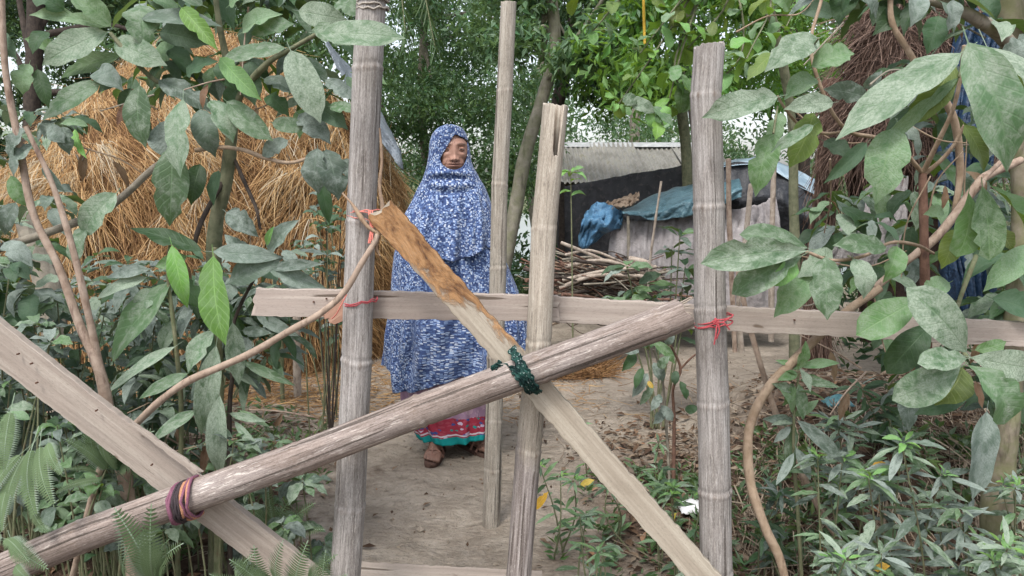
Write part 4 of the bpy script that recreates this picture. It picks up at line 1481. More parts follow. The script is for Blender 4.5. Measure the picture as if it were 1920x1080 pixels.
def strip(T, pts, w, mat, name, wr=0.004):
    p = smooth_path(pts, 10)
    t, u, v = frames(p)
    g = G()
    cols = np.linspace(-1, 1, 9)
    X = np.zeros((len(p), 9, 3))
    nrm = np.array([0.0, -1, 0.0])
    for i in range(len(p)):
        b = np.cross(t[i], nrm)
        b /= np.linalg.norm(b) + 1e-9
        for j, cc in enumerate(cols):
            X[i, j] = p[i] + b * cc * w * 0.5 * (1 + 0.25 * math.sin(i * 0.9)) + nrm * (wr * 0.8 * math.sin(j * 1.9 + i * 0.15) + wr * 0.12 * random.gauss(0, 1))
    g.grid(X)
    o = g.build(name, mat, T)
    o.modifiers.new('t', 'SOLIDIFY').thickness = 0.003
    return o


strip(T, [P(958, 652, 1.665), P(968, 672, 1.618), P(980, 695, 1.597), P(992, 715, 1.599), P(1000, 733, 1.635)], 0.020, M_GCL, 'cloth_band', 0.005)
strip(T, [P(932, 682, 1.665), P(950, 692, 1.63), P(968, 700, 1.600), P(985, 718, 1.600), P(998, 738, 1.635)], 0.018, M_GCL, 'cloth_band', 0.004)
strip(T, [P(985, 668, 1.65), P(982, 690, 1.604), P(990, 705, 1.597), P(1004, 728, 1.613), P(1012, 738, 1.65)], 0.016, M_GCL, 'cloth_band', 0.004)
strip(T, [P(944, 690, 1.64), P(930, 686, 1.63), P(922, 694, 1.63)], 0.012, M_GCL, 'cloth_end', 0.004)

# thin post that stands on its own behind the fence
T = Thing('thin_bamboo_post', 'tall slender bamboo post standing just in front of the woman', 'post', (P(922, 985, 2.57).x, 2.57, 0))
dp = 2.57
bamboo('culm', P(921, 990, dp), P(950, 4, dp), wpx(17.5, dp), wpx(14, dp), [0.12, 0.22, 0.345, 0.52, 0.675, 0.845], M_BAM2, T, seg=22, jag=0.006)
# small grey stump posts by the path on the left
for (x, y0, y1, r, lab) in ((556, 590, 700, .022, 'short pale stake under the left end of the rail'), (528, 600, 720, .012, 'greenish thin stake left of the short pale stake')):
    d = 4.1 if r > .02 else 3.9
    b = P(x, y1, d)
    b.z = hz(b.x, d) - 0.02
    o = tube_obj('stake', [b, P(x, (y0 + y1) / 2 - 10, d), P(x + 2, y0 - 60, d)], r, M_STICK if r > .02 else M_STEM, base=tuple(b), lump=0.05)
    tag(o, lab, 'stake', 'stakes beside the yard')
# grey board at the foot of the picture
o = plank('threshold_board', P(660, 1072, 1.96), P(1010, 1090, 1.96), 0.05, 0.05, 0.03, M_PL3, None, seed=41, face=(0, -0.7, 0.7))
tag(o, 'grey board lying across the path at the foot of the fence', 'board')
# ------------------------------------------------------------------ the woman
def evaluated_mesh(o):
    dg = bpy.context.evaluated_depsgraph_get()
    return bpy.data.meshes.new_from_object(o.evaluated_get(dg))


def woman():
    DW = 3.24
    base = Vector((P(848, 860, DW).x, DW, 0))
    HC = P(847, 282, DW + 0.004)
    yaw = R(12)
    g = G()

    def ball(c, rx, ry, rz, seg=24, yw=0.0):
        th, ph = np.meshgrid(np.linspace(0, 2 * math.pi, seg + 1), np.linspace(0, math.pi, seg // 2 + 1))
        x = rx * np.sin(ph) * np.cos(th)
        y = ry * np.sin(ph) * np.sin(th)
        z = rz * np.cos(ph)
        X = np.stack([c[0] + x * math.cos(yw) - y * math.sin(yw), c[1] + x * math.sin(yw) + y * math.cos(yw), c[2] + z], -1)
        g.grid(X)

    def limb(pts, rad, seg=14):
        tube(g, pts, rad, seg=seg, n=6)
        ball(pts[0], rad[0], rad[0], rad[0], 12)
        ball(pts[-1], rad[-1], rad[-1], rad[-1], 12)
    bx = base.x
    ball(HC, 0.071, 0.086, 0.101, 40, yaw)
    ball(HC + Vector((0.008, -0.045, -0.055)), 0.050, 0.042, 0.046, 24, yaw)     # jaw
    for s in (-1, 1):
        ball(HC + Vector((s * 0.064, 0.012, -0.012)), 0.010, 0.02, 0.032, 12, yaw + s * 0.4)   # ears
    limb([HC + Vector((0, 0.02, -0.05)), Vector((bx + .01, DW + 0.03, 1.20))], [0.05, 0.056])
    limb([Vector((bx, DW + .03, 1.17)), Vector((bx, DW + .03, 0.98)), Vector((bx, DW + .02, 0.84))], [0.115, 0.12, 0.135])
    for s in (-1, 1):
        sh = Vector((bx + s * 0.095, DW + .03, 1.15))
        el = Vector((bx + s * 0.165, DW + .03, 0.93))
        wr = Vector((bx + s * 0.035, DW - 0.10, 0.97))
        limb([Vector((bx, DW + .03, 1.15)), sh], [0.06, 0.045])
        limb([sh, el], [0.048, 0.038])
        limb([el, wr], [0.037, 0.024])
        palm = wr + Vector((-s * 0.05, -0.012, 0.0))
        limb([wr, palm], [0.024, 0.028])
        for k in range(4):
            k0 = palm + Vector((-s * 0.015, -0.006, 0.022 - k * 0.015))
            limb([k0, k0 + Vector((-s * 0.03, -0.01, -0.004)), k0 + Vector((-s * (0.05 - 0.004 * abs(k - 1)), 0.004, -0.012))], [0.0085, 0.008, 0.007], 8)
        limb([palm + Vector((s * .01, -.01, .02)), palm + Vector((-s * .01, -.022, .042)), palm + Vector((-s * .03, -.02, .052))], [0.010, 0.009, 0.008], 8)
    feet = []
    # (ankle x, ankle y, toe dir)
    for (ax_, ay, dx, dy) in ((P(822, 850, 3.29).x, 3.29, -0.10, -1.0), (P(878, 845, 3.35).x, 3.35, 0.62, -0.62)):
        f = Vector((dx, dy, 0)).normalized()
        r_ = Vector((-f.y, f.x, 0))
        an = Vector((ax_, ay, 0.085))
        hip = Vector((bx + (0.08 if dx > 0 else -0.08), DW + .02, 0.83))
        kn = Vector((hip.x * 0.5 + ax_ * 0.5, DW, 0.44))
        limb([hip, kn], [0.085, 0.055])
        limb([kn, kn.lerp(an, .35) + Vector((0, .015, 0)), an], [0.05, 0.05, 0.033])
        g0 = 0.026
        heel = Vector((ax_, ay, g0 + 0.022)) - f * 0.035
        ballf = Vector((ax_, ay, g0 + 0.014)) + f * 0.12
        limb([heel, Vector((ax_, ay, g0 + 0.035)) + f * 0.03, ballf], [0.028, 0.032, 0.024])
        limb([an, Vector((ax_, ay, g0 + 0.05)) + f * 0.045, ballf + Vector((0, 0, .003))], [0.034, 0.032, 0.022])
        side = -1 if dx > 0 else 1
        limb([ballf - r_ * 0.016, ballf + r_ * 0.018], [0.021, 0.019])
        for k in range(5):
            off = (k - 2) * 0.0155
            kk = k if side < 0 else 4 - k
            ln = [0.052, 0.050, 0.044, 0.037, 0.028][kk]
            rr = [0.0125, 0.0095, 0.009, 0.0085, 0.0075][kk]
            a = ballf + r_ * off + Vector((0, 0, -0.002))
            limb([a, a + f * ln * 0.55 + Vector((0, 0, .004)), a + f * ln + Vector((0, 0, -.005))], [rr, rr * 1.0, rr * 0.9], 10)
        feet.append((Vector((ax_, ay, 0)), f, r_, ballf))
    me = mesh_from('tmp', np.concatenate(g.V), [np.concatenate(g.F4), np.concatenate(g.F3)])
    tmp = bpy.data.objects.new('tmp', me)
    COL.objects.link(tmp)
    md = tmp.modifiers.new('r', 'REMESH')
    md.mode = 'VOXEL'
    md.voxel_size = 0.003
    md2 = tmp.modifiers.new('s', 'SMOOTH')
    md2.factor = 0.5
    md2.iterations = 5
    me = evaluated_mesh(tmp)
    bpy.data.objects.remove(tmp)
    n = len(me.vertices)
    co = np.empty(n * 3, dtype=np.float32)
    me.vertices.foreach_get('co', co)
    co = co.reshape(-1, 3).astype(float)
    # face shaping in head space
    rel = co - np.array(HC)
    cs, sn = math.cos(yaw), math.sin(yaw)
    lx = rel[:, 0] * cs + rel[:, 1] * sn
    ly = -rel[:, 0] * sn + rel[:, 1] * cs
    lz = rel[:, 2]
    front = sm(-ly, 0.015, 0.045) * (np.abs(lx) < 0.09) * (np.abs(lz) < 0.125)

    def ga(a, sa, b, sb):
        return np.exp(-(a / sa) ** 2 - (b / sb) ** 2)
    al = np.abs(lx)
    br = np.clip((0.024 - lz) / 0.062, 0, 1) * (lz > -0.05)
    df = 0.010 * np.exp(-(lx / 0.0105) ** 2) * br
    df += 0.012 * ga(lx, 0.014, lz + 0.036, 0.010)
    df += 0.009 * ga(al - 0.0165, 0.007, lz + 0.040, 0.008)
    df -= 0.006 * ga(al - 0.007, 0.003, lz + 0.048, 0.003)
    df -= 0.009 * ga(al - 0.030, 0.015, lz - 0.004, 0.011)
    df += 0.005 * ga(al - 0.030, 0.022, lz - 0.024, 0.007)
    df += 0.006 * ga(al - 0.042, 0.016, lz + 0.022, 0.015)
    df -= 0.0035 * np.exp(-((al - 0.022 - (-lz - 0.035) * 0.5) / 0.004) ** 2) * (lz < -0.032) * (lz > -0.075)
    df += 0.006 * ga(lx, 0.024, lz + 0.057, 0.005) + 0.006 * ga(lx, 0.020, lz + 0.067, 0.005)
    df -= 0.005 * ga(lx, 0.024, lz + 0.0615, 0.0022)
    df -= 0.002 * np.exp(-((al - 0.004 * 1) / 0.0015) ** 2) * np.exp(-((lz - 0.026) / 0.010) ** 2)
    df -= 0.0022 * ga(al - 0.030, 0.016, lz - 0.0165, 0.002)
    df -= 0.002 * np.exp(-((lz - 0.052) / 0.003) ** 2) + 0.002 * np.exp(-((lz - 0.066) / 0.003) ** 2)
    df -= 0.0025 * ga(al - 0.030, 0.013, lz + 0.010, 0.003)
    df = df * front
    co[:, 0] += df * sn * 1.0
    co[:, 1] -= df * cs
    # complexion, plus shade in the hollows and highlights painted into the colour
    col = np.tile(np.array([0.30, 0.168, 0.125]), (n, 1))
    mott = 1 + 0.14 * fbm(co[:, 0] * 60, co[:, 2] * 60, 4, 3)
    col *= mott[:, None]

    def blend(mask, c, k=1.0):
        mk = (np.clip(mask, 0, 1) * front * k)[:, None]
        col[:] = col * (1 - mk) + np.array(c) * mk
    blend(ga(al - 0.031, 0.017, lz - 0.004, 0.012), (0.20, 0.10, 0.07), 0.5)  # brow shadow painted into the eye sockets
    arch = 0.022 + 0.004 * (1 - ((al - 0.031) / 0.018) ** 2)
    blend(np.exp(-((lz - arch) / 0.0030) ** 2) * (al > 0.013) * (al < 0.050), (0.05, 0.032, 0.026), 0.8)
    blend(ga(lx, 0.026, lz + 0.062, 0.006), (0.20, 0.085, 0.07), 0.8)
    blend(ga(lx, 0.027, lz + 0.0615 - 0.12 * al, 0.0022), (0.05, 0.02, 0.018), 0.9)
    blend(ga(al - 0.008, 0.004, lz + 0.048, 0.003), (0.05, 0.02, 0.015), 0.9)  # shade painted inside the nostrils
    blend(ga(al - 0.020, 0.003, lz + 0.042, 0.008), (0.17, 0.075, 0.05), 0.6)  # crease shade painted beside the nose wings
    blend(ga(al - 0.045, 0.014, lz + 0.018, 0.012), (0.42, 0.235, 0.17), 0.6)  # painted highlight on the cheekbones
    blend(ga(lx, 0.006, lz + 0.02, 0.022), (0.40, 0.23, 0.17), 0.4)  # painted highlight down the nose bridge
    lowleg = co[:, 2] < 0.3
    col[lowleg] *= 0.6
    for (an, f, r_, bf) in feet:   # toe nails
        for k in range(5):
            pass
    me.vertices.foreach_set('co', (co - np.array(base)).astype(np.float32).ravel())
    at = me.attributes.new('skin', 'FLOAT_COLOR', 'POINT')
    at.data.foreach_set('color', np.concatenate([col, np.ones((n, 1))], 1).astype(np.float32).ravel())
    me.polygons.foreach_set('use_smooth', np.ones(len(me.polygons), dtype=bool))
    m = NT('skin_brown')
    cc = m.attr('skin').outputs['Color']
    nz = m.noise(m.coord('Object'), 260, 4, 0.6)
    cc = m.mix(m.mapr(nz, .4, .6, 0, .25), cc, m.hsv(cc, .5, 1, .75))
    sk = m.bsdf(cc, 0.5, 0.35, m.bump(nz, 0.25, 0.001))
    me.materials.clear()
    me.materials.append(sk)
    me.update()
    W = bpy.data.objects.new('person', me)
    COL.objects.link(W)
    W.location = base
    tag(W, 'elderly woman in a blue and white patterned veil and long wrap standing behind the fence', 'person')

    class TT:
        pass
    T = TT()
    T.e = W
    T.b = base
    # eyes: slits between lids
    me_ = NT('eye')
    v = me_.coord('Object')
    sp = me_.n('SeparateXYZ')
    me_.l(v, sp.inputs[0])
    az = me_.math('ABSOLUTE', sp.outputs[2])
    axx = me_.math('ABSOLUTE', sp.outputs[0])
    iris = me_.mapr(axx, 0.0050, 0.0058, 1, 0)
    ec = me_.mix(iris, (0.26, 0.20, 0.17), (0.012, 0.012, 0.01))
    slit = me_.mapr(az, 0.0034, 0.0040, 0, 1)
    lidc = me_.mix(me_.mapr(az, 0.0046, 0.0060, 0, 1), (0.05, 0.025, 0.02), (0.26, 0.14, 0.10))
    em = me_.bsdf(ec, 0.4, 0.4)
    lid_m = simple('eyelid_skin', (0.24, 0.125, 0.09), (0.31, 0.165, 0.12), 300, 0.55, 0.2)
    for s in (-1, 1):
        th, ph = np.meshgrid(np.linspace(0, 2 * math.pi, 25), np.linspace(0, math.pi, 17))
        rr = 0.0125
        X = np.stack([rr * 1.15 * np.sin(ph) * np.cos(th), rr * np.sin(ph) * np.sin(th), rr * 0.8 * np.cos(ph)], -1)
        loc = Vector((s * 0.030, -0.0665, 0.003))
        w = Vector((loc.x * cs - loc.y * sn, loc.x * sn + loc.y * cs, loc.z)) + HC
        gg = G()
        gg.grid(X)
        o = gg.build('eye', em, None, W)
        o.location = w - base
        o.rotation_euler = (0, 0, yaw)
        for (p0, p1, nm) in ((0.0, 1.30, 'upper_eyelid'), (1.78, math.pi, 'lower_eyelid')):
            th2, ph2 = np.meshgrid(np.linspace(0, 2 * math.pi, 33), np.linspace(p0, p1, 12))
            r2 = 0.0140
            X = np.stack([r2 * 1.15 * np.sin(ph2) * np.cos(th2), r2 * np.sin(ph2) * np.sin(th2), r2 * 0.8 * np.cos(ph2)], -1)
            g2 = G()
            g2.grid(X)
            lo = g2.build(nm, lid_m, None, W)
            lo.location = w - base
            lo.rotation_euler = (0, 0, yaw)
    # ---------------- clothes
    def garment(name, rows, mat, df, db, cyr, foldamp, hem=None, nr=150, nc=220, seed=1, opening=None, kf=(9, 17, 29), thick=0.003, foldstart=0.15, parent=W, side_sharp=2.2, hemuv=False):
        ys = np.array([r[0] for r in rows], float)
        xl = np.array([r[1] for r in rows], float)
        xr = np.array([r[2] for r in rows], float)
        y0, y1 = ys[0], ys[-1]
        tt = np.linspace(0, 1, nr)
        if opening:
            tt = tt ** 1.25
        th = np.linspace(0, 2 * math.pi, nc + 1)
        tg, thg = np.meshgrid(tt, th, indexing='ij')
        hy = np.full_like(thg, y1)
        if hem:
            ux = np.cos(thg)
            hv = np.interp(ux, [a for a, _, _ in hem], [b for _, b, _ in hem])
            hb = np.interp(ux, [a for a, _, _ in hem], [c for _, _, c in hem])
            fr = sm(-np.sin(thg), -0.3, 0.3)
            hy = hv * fr + hb * (1 - fr)
        yp = y0 + (hy - y0) * tg
        pth = smooth_rows(ys, xl, xr)
        XL = np.interp(yp, pth[0], pth[1])
        XR = np.interp(yp, pth[0], pth[2])
        cxp = (XL + XR) / 2
        sc = DW / FPX * 1.0
        wcx = np.empty_like(cxp)
        # plane positions
        a = (cxp - 960) / FPX
        b = -(yp - 540) / FPX
        vy = _cp - b * _sp
        vz = _sp + b * _cp
        k = DW / vy
        wcx = a * k
        z = CAMZ + vz * k
        half = (XR - XL) / 2 / FPX * k
        f_ = np.interp(yp, df[0], df[1])
        bk = np.interp(yp, db[0], db[1])
        cy = np.interp(yp, cyr[0], cyr[1])
        c_ = np.cos(thg)
        s_ = np.sin(thg)
        pw = 2 / side_sharp
        ex = np.sign(c_) * np.abs(c_) ** pw
        ey = np.sign(s_) * np.abs(s_) ** pw
        grow = sm(tg, foldstart, 1.0)
        rnd = np.random.default_rng(seed)
        fo = 0
        for kk in kf:
            p1 = rnd.uniform(0, 6.28)
            fo = fo + np.sin(kk * thg + p1 + 1.3 * np.sin(2.3 * tg * 3 + p1) + 1.2 * vnoise(thg * 0 + tg * 3, tg * 0 + kk, seed)) / len(kf)
        fo = fo + 0.9 * (1 - np.abs(np.sin(5.5 * thg + 2 * tg + seed)) * 1.6).clip(0, 1) - 0.3
        fo = fo + 0.5 * fbm(thg * 3 / 1.0, tg * 6, seed + 4, 3)
        fo[:, -1] = fo[:, 0]
        amp = foldamp * grow
        if opening:
            frn = sm(-s_, 0.2, 0.8)
            cw = 0.012 * np.exp(-((yp - 323 - 6 * c_ ** 2) / 5) ** 2) - 0.010 * np.exp(-((yp - 335 - 10 * c_ ** 2) / 5) ** 2) + 0.008 * np.exp(-((yp - 347 + 14 * c_ ** 2) / 6) ** 2) - 0.008 * np.exp(-((yp - 362 + 20 * c_ ** 2) / 7) ** 2)
            f_ = f_ + cw * frn + 0.022 * np.exp(-((np.abs(c_) - 0.62) / 0.22) ** 2) * np.exp(-((yp - 432) / 34) ** 2) * frn
        hx = half * ex + amp * 0.35 * fo * c_
        dy = np.where(s_ < 0, f_, bk) * ey + amp * fo * s_
        X = np.stack([wcx + hx, cy + dy, z], -1)
        X[:, -1] = X[:, 0]
        arc = (thg - 1.5 * math.pi) * (half + f_) / 2
        UV = np.stack([arc, z], -1)
        gg = G()
        gg.grid(X, UV, a=(1 - tg) if hemuv else tg)
        V = np.concatenate(gg.V)
        F4 = np.concatenate(gg.F4)
        UVv = np.concatenate(gg.UV)
        A = np.concatenate(gg.A)
        if opening:
            poly = smooth_path([(x, y, 0) for x, y in opening + [opening[0]]], 8)[:, :2]
            pxv = np.array([proj(p) for p in V])
            inside = in_poly(pxv, poly) & (V[:, 1] < DW + 0.02)
            fin = inside[F4].all(1)
            keep = F4[~fin]
            bnd = np.zeros(len(V), bool)
            bnd[np.unique(keep)] = True
            snap = np.where(bnd & inside)[0]
            for i in snap:
                dd = ((poly - pxv[i]) ** 2).sum(1)
                j = dd.argmin()
                tgt = P(poly[j][0], poly[j][1], V[i, 1])
                V[i] = np.array(tgt)
            F4 = keep
        V = V - np.array(base)
        me2 = mesh_from(name, V, F4, UVv, {'a': A}, True, mat)
        o = bpy.data.objects.new(name, me2)
        COL.objects.link(o)
        o.parent = parent
        sd = o.modifiers.new('thick', 'SOLIDIFY')
        sd.thickness = thick
        sd.offset = -1
        return o

    def smooth_rows(ys, xl, xr):
        p = smooth_path(np.stack([ys, xl, xr], -1), 6)
        return p[:, 0], p[:, 1], p[:, 2]

    def in_poly(pts, poly):
        x, y = pts[:, 0], pts[:, 1]
        ins = np.zeros(len(pts), bool)
        j = len(poly) - 1
        for i in range(len(poly)):
            xi, yi = poly[i]
            xj, yj = poly[j]
            if yi != yj:
                c = ((yi > y) != (yj > y)) & (x < (xj - xi) * (y - yi) / (yj - yi) + xi)
                ins ^= c
            j = i
        return ins

    def print_mat(name, stretch=False):
        m = NT(name)
        co_ = m.coord('UV', (160, 160, 1))
        wz = m.n('TexNoise')
        wz.inputs['Scale'].default_value = 1.0
        wz.inputs['Detail'].default_value = 1.0
        m.l(m.coord('UV', (22, 22, 1)), wz.inputs['Vector'])
        va = m.n('VectorMath', operation='MULTIPLY_ADD')
        m.l(wz.outputs['Color'], va.inputs[0])
        va.inputs[1].default_value = (3, 3, 0)
        m.l(co_, va.inputs[2])
        co_ = va.outputs[0]
        if stretch:
            n0 = m.noise(m.coord('UV', (8, 8, 1)), 1, 2, .5)
            co2 = m.coord('UV', (85, 200, 1))
            mixv = m.n('Mix', data_type='VECTOR')
            msk = m.mapr(m.attr('a').outputs['Fac'], 0.55, 0.62)
            sp_ = m.n('SeparateXYZ')
            m.l(m.coord('UV'), sp_.inputs[0])
            # the middle front of the wrap shows the print as drawn-out dashes
            mu = m.math('MULTIPLY', m.mapr(sp_.outputs[0], -0.15, -0.13), m.mapr(sp_.outputs[0], 0.09, 0.11, 1, 0))
            m.put(mixv.inputs[0], m.math('MULTIPLY', msk, mu))
            m.l(co_, mixv.inputs[4])
            m.l(co2, mixv.inputs[5])
            co_ = mixv.outputs[1]
        v1 = m.n('TexVoronoi', distance='CHEBYCHEV')
        v1.inputs['Scale'].default_value = 1.0
        v1.inputs['Randomness'].default_value = 0.7
        m.l(co_, v1.inputs['Vector'])
        sp = m.n('SeparateColor')
        m.l(v1.outputs['Color'], sp.inputs[0])
        edge = m.mapr(v1.outputs['Distance'], 0.36, 0.52)
        c = m.ramp(sp.outputs[0], [(0.0, (0.018, 0.03, 0.085)), (0.20, (0.07, 0.115, 0.25)), (0.42, (0.17, 0.245, 0.42)), (0.66, (0.31, 0.39, 0.55)), (0.85, (0.47, 0.52, 0.61))], 'CONSTANT')
        c = m.mix(edge, c, (0.04, 0.065, 0.16))
        nb = m.noise(m.coord('UV', (500, 500, 1)), 1, 2)
        return m.bsdf(c, 0.85, 0.15, m.bump(nb, 0.15, 0.0005), sheen=0.1)
    pm = print_mat('blue_print_cotton')
    pm2 = print_mat('blue_print_cotton_wrap', True)
    dfk = ([236, 300, 330, 370, 480], [0.094, 0.090, 0.10, 0.13, 0.205])
    dbk = ([236, 260, 330, 370, 480], [0.09, 0.105, 0.11, 0.13, 0.17])
    cyk = ([236, 330, 370, 480], [DW + 0.012, DW + 0.012, DW + 0.02, DW + 0.02])
    opening = [(852, 252), (857, 253), (863, 256), (870, 259), (875, 264), (876.5, 276), (876, 291), (873, 302), (867, 312), (858, 318), (848, 319), (837, 315), (829, 307), (826, 298), (829, 290), (834, 282), (839, 273), (845, 262), (849, 255)]
    rows = [(236, 838, 852), (237.5, 831, 859), (240, 824, 864), (245, 817, 869), (255, 810, 874), (270, 806, 878), (285, 805, 880), (300, 803, 882), (315, 800, 887), (325, 797, 893), (337, 793, 899),
            (350, 787, 907), (370, 778, 915), (390, 768, 922), (410, 758, 927), (430, 754, 931), (455, 755, 933), (490, 757, 935)]
    kh = garment('headscarf', rows, pm, dfk, dbk, cyk, 0.028, [(-1, 416, 430), (-0.8, 440, 440), (-0.45, 470, 450), (0.1, 481, 455), (0.5, 472, 460), (0.75, 458, 458), (1, 470, 465)],
                 nr=230, nc=320, seed=3, opening=opening, kf=(7, 12, 19), foldstart=0.33)
    kh['label'] = 'blue and white patterned headscarf falling over the shoulders'
    rows = [(395, 775, 915), (430, 760, 922), (460, 745, 934), (480, 739, 943), (520, 735, 958), (550, 733, 970), (600, 726, 984), (650, 721, 990), (690, 719, 990), (725, 722, 988)]
    o = garment('long_veil', rows, pm2, ([390, 480, 600, 730], [0.155, 0.165, 0.185, 0.20]), ([390, 730], [0.15, 0.2]), ([390, 730], [DW + .02, DW + .02]), 0.034,
                [(-1, 680, 690), (-0.83, 690, 700), (-0.80, 722, 700), (-0.5, 719, 700), (-0.15, 700, 700), (0.12, 690, 690), (0.3, 701, 690), (0.5, 708, 690), (0.62, 704, 690), (0.68, 668, 690), (1, 662, 690)],
                seed=8, kf=(8, 15, 23))
    o['label'] = 'lower layer of the blue patterned veil reaching the knees'
    # skirt
    m = NT('skirt_print')
    sp = m.n('SeparateXYZ')
    uv = m.coord('UV')
    m.l(uv, sp.inputs[0])
    z = sp.outputs[1]
    vor = m.n('TexVoronoi')
    vor.inputs['Scale'].default_value = 1
    vor.inputs['Randomness'].default_value = 1.0
    nzv = m.n('TexNoise')
    m.l(m.coord('UV', (60, 60, 1)), nzv.inputs['Vector'])
    nzv.inputs['Scale'].default_value = 1.0
    vadd = m.n('VectorMath', operation='ADD')
    m.l(m.coord('UV', (52, 70, 1)), vadd.inputs[0])
    m.l(nzv.outputs['Color'], vadd.inputs[1])
    m.l(vadd.outputs[0], vor.inputs['Vector'])
    sc_ = m.n('SeparateColor')
    m.l(vor.outputs['Color'], sc_.inputs[0])
    flor = m.ramp(sc_.outputs[0], [(0, (0.28, 0.03, 0.05)), (0.25, (0.05, 0.08, 0.25)), (0.5, (0.34, 0.06, 0.09)), (0.78, (0.50, 0.42, 0.55)), (0.92, (0.02, 0.25, 0.24))], 'CONSTANT')
    flor = m.mix(m.mapr(vor.outputs['Distance'], 0.42, 0.5), flor, (0.30, 0.035, 0.06))
    nn = m.noise(m.coord('UV', (16, 9, 1)), 1, 3, 0.6, 0.8)
    upper = m.ramp(nn, [(0.34, (0.02, 0.16, 0.16)), (0.38, (0.30, 0.19, 0.27)), (0.52, (0.38, 0.26, 0.32)), (0.60, (0.17, 0.09, 0.20)), (0.66, (0.42, 0.30, 0.20)), (0.72, (0.07, 0.12, 0.36))], 'CONSTANT')
    wav = m.math('ADD', z, m.math('MULTIPLY', m.noise(m.coord('UV', (20, 1, 1)), 1, 2), 0.03))
    c = m.mix(m.mapr(wav, 0.215, 0.218), flor, upper)
    whiteb = m.math('MULTIPLY', m.mapr(wav, 0.136, 0.138), m.mapr(wav, 0.143, 0.145, 1, 0))
    c = m.mix(whiteb, c, (0.55, 0.5, 0.55))
    c = m.mix(m.mapr(wav, 0.130, 0.132, 1, 0), c, (0.01, 0.24, 0.24))
    sm_ = m.bsdf(c, 0.8, 0.15)
    rows = [(600, 770, 905), (660, 756, 912), (700, 751, 916), (740, 750, 917), (770, 757, 917), (800, 770, 916), (826, 783, 914)]
    o = garment('skirt', rows, sm_, ([600, 830], [0.12, 0.115]), ([600, 830], [0.13, 0.13]), ([600, 830], [DW + .03, DW + .05]), 0.018,
                [(-1, 822, 822), (0, 826, 824), (1, 820, 822)], nr=90, nc=200, seed=14, kf=(6, 11, 17), foldstart=0.0)
    o['label'] = 'pink and purple floral skirt with red border and teal hem'
    # hair and inner cap visible inside the opening
    th, ph = np.meshgrid(np.linspace(0, 2 * math.pi, 65), np.linspace(0, 1.45, 24))
    hx_, hy_, hz_ = 0.0785 * np.sin(ph) * np.cos(th), 0.091 * np.sin(ph) * np.sin(th), 0.107 * np.cos(ph)
    drop = sm(np.abs(hx_), 0.045, 0.07) * 0.0
    tilt = R(28)
    y2 = hy_ * math.cos(tilt) - hz_ * math.sin(tilt) * -1
    z2 = hz_ * math.cos(tilt) - hy_ * math.sin(tilt)
    gg = G()
    gg.grid(np.stack([HC.x + hx_ * cs - y2 * sn * 1.0, HC.y + 0.002 + hx_ * sn + y2 * cs * 0.98, HC.z + z2 * 0.99], -1))
    gg.build('hair', simple('hair_black', (0.02, 0.016, 0.015), (0.05, 0.04, 0.036), 200, 0.7, 0.6), T)
    # sandals
    sole_m = simple('sandal_rubber', (0.06, 0.035, 0.028), (0.11, 0.065, 0.05), 80, 0.8, 0.3)
    str_m = simple('sandal_strap', (0.17, 0.09, 0.07), (0.26, 0.15, 0.115), 80, 0.6, 0.2)
    for (an, f, r_, bf) in feet:
        gg = G()
        L0, L1 = -0.075, 0.195
        s = np.linspace(0, 1, 40)
        wd = 0.042 * (np.sin(np.pi * np.clip(s, 0.0, 1)) ** 0.35) * (0.80 + 0.25 * s) * (1 - 0.10 * np.exp(-((s - 0.42) / 0.15) ** 2))
        left = [Vector(an) + f * (L0 + (L1 - L0) * a) + r_ * b for a, b in zip(s, wd)]
        right = [Vector(an) + f * (L0 + (L1 - L0) * a) - r_ * b for a, b in zip(s, wd)]
        X = np.zeros((40, 9, 3))
        for i in range(40):
            l_, r2 = left[i], right[i]
            cpt = (l_ + r2) / 2
            for j, (u_, zz) in enumerate(((-1, 0.002), (-1, 0.022), (-0.9, 0.0245), (0, 0.0225), (0.9, 0.0245), (1, 0.022), (1, 0.002), (0, 0.002), (-1, 0.002))):
                X[i, j] = cpt + (l_ - cpt) * u_ + Vector((0, 0, zz))
        gg.grid(X)
        so = gg.build('sandal', sole_m, T)
        for (a, b, c3) in ((0.06, 0.036, 0.082), (0.10, 0.040, 0.066)):
            pts = []
            for u_ in np.linspace(-1, 1, 9):
                hgt = 0.022 + (c3 - 0.022) * (1 - abs(u_) ** 2.5)
                fw = a + 0.03 * (1 - abs(u_))
                pts.append(Vector(an) + f * fw + r_ * (b * 1.06) * u_ + Vector((0, 0, hgt)))
            tube_obj('strap', pts, 0.0055, str_m, T, parent=so, seg=8, n=3)
        tube_obj('strap', [Vector(an) + f * 0.095 + Vector((0, 0, .072)), bf + f * 0.012 + Vector((0, 0, .024)), bf + f * 0.035 + r_ * .002 + Vector((0, 0, -.012))], 0.0045, str_m, T, parent=so, seg=8, n=4)
    # lift to the ground height where she stands
    W.location = base + Vector((0, 0, hz(base.x, DW) - 0.004))


woman()
# ------------------------------------------------------------------ plants round the fence
def gbase(x, d):
    m = (0.0 - CAMZ) / d
    b = (m * _cp - _sp) / (_cp + m * _sp)
    w = P(x, 540 - b * FPX, d).x
    return Vector((w, d, hz(w, d) - 0.01))


def stem(T, pts, r, mat, name='stem', **k):
    return tube_obj(name, pts, r, mat, T, lump=k.pop('lump', 0.08), **k)


def pq(*a):
    return [P(*t) for t in a]


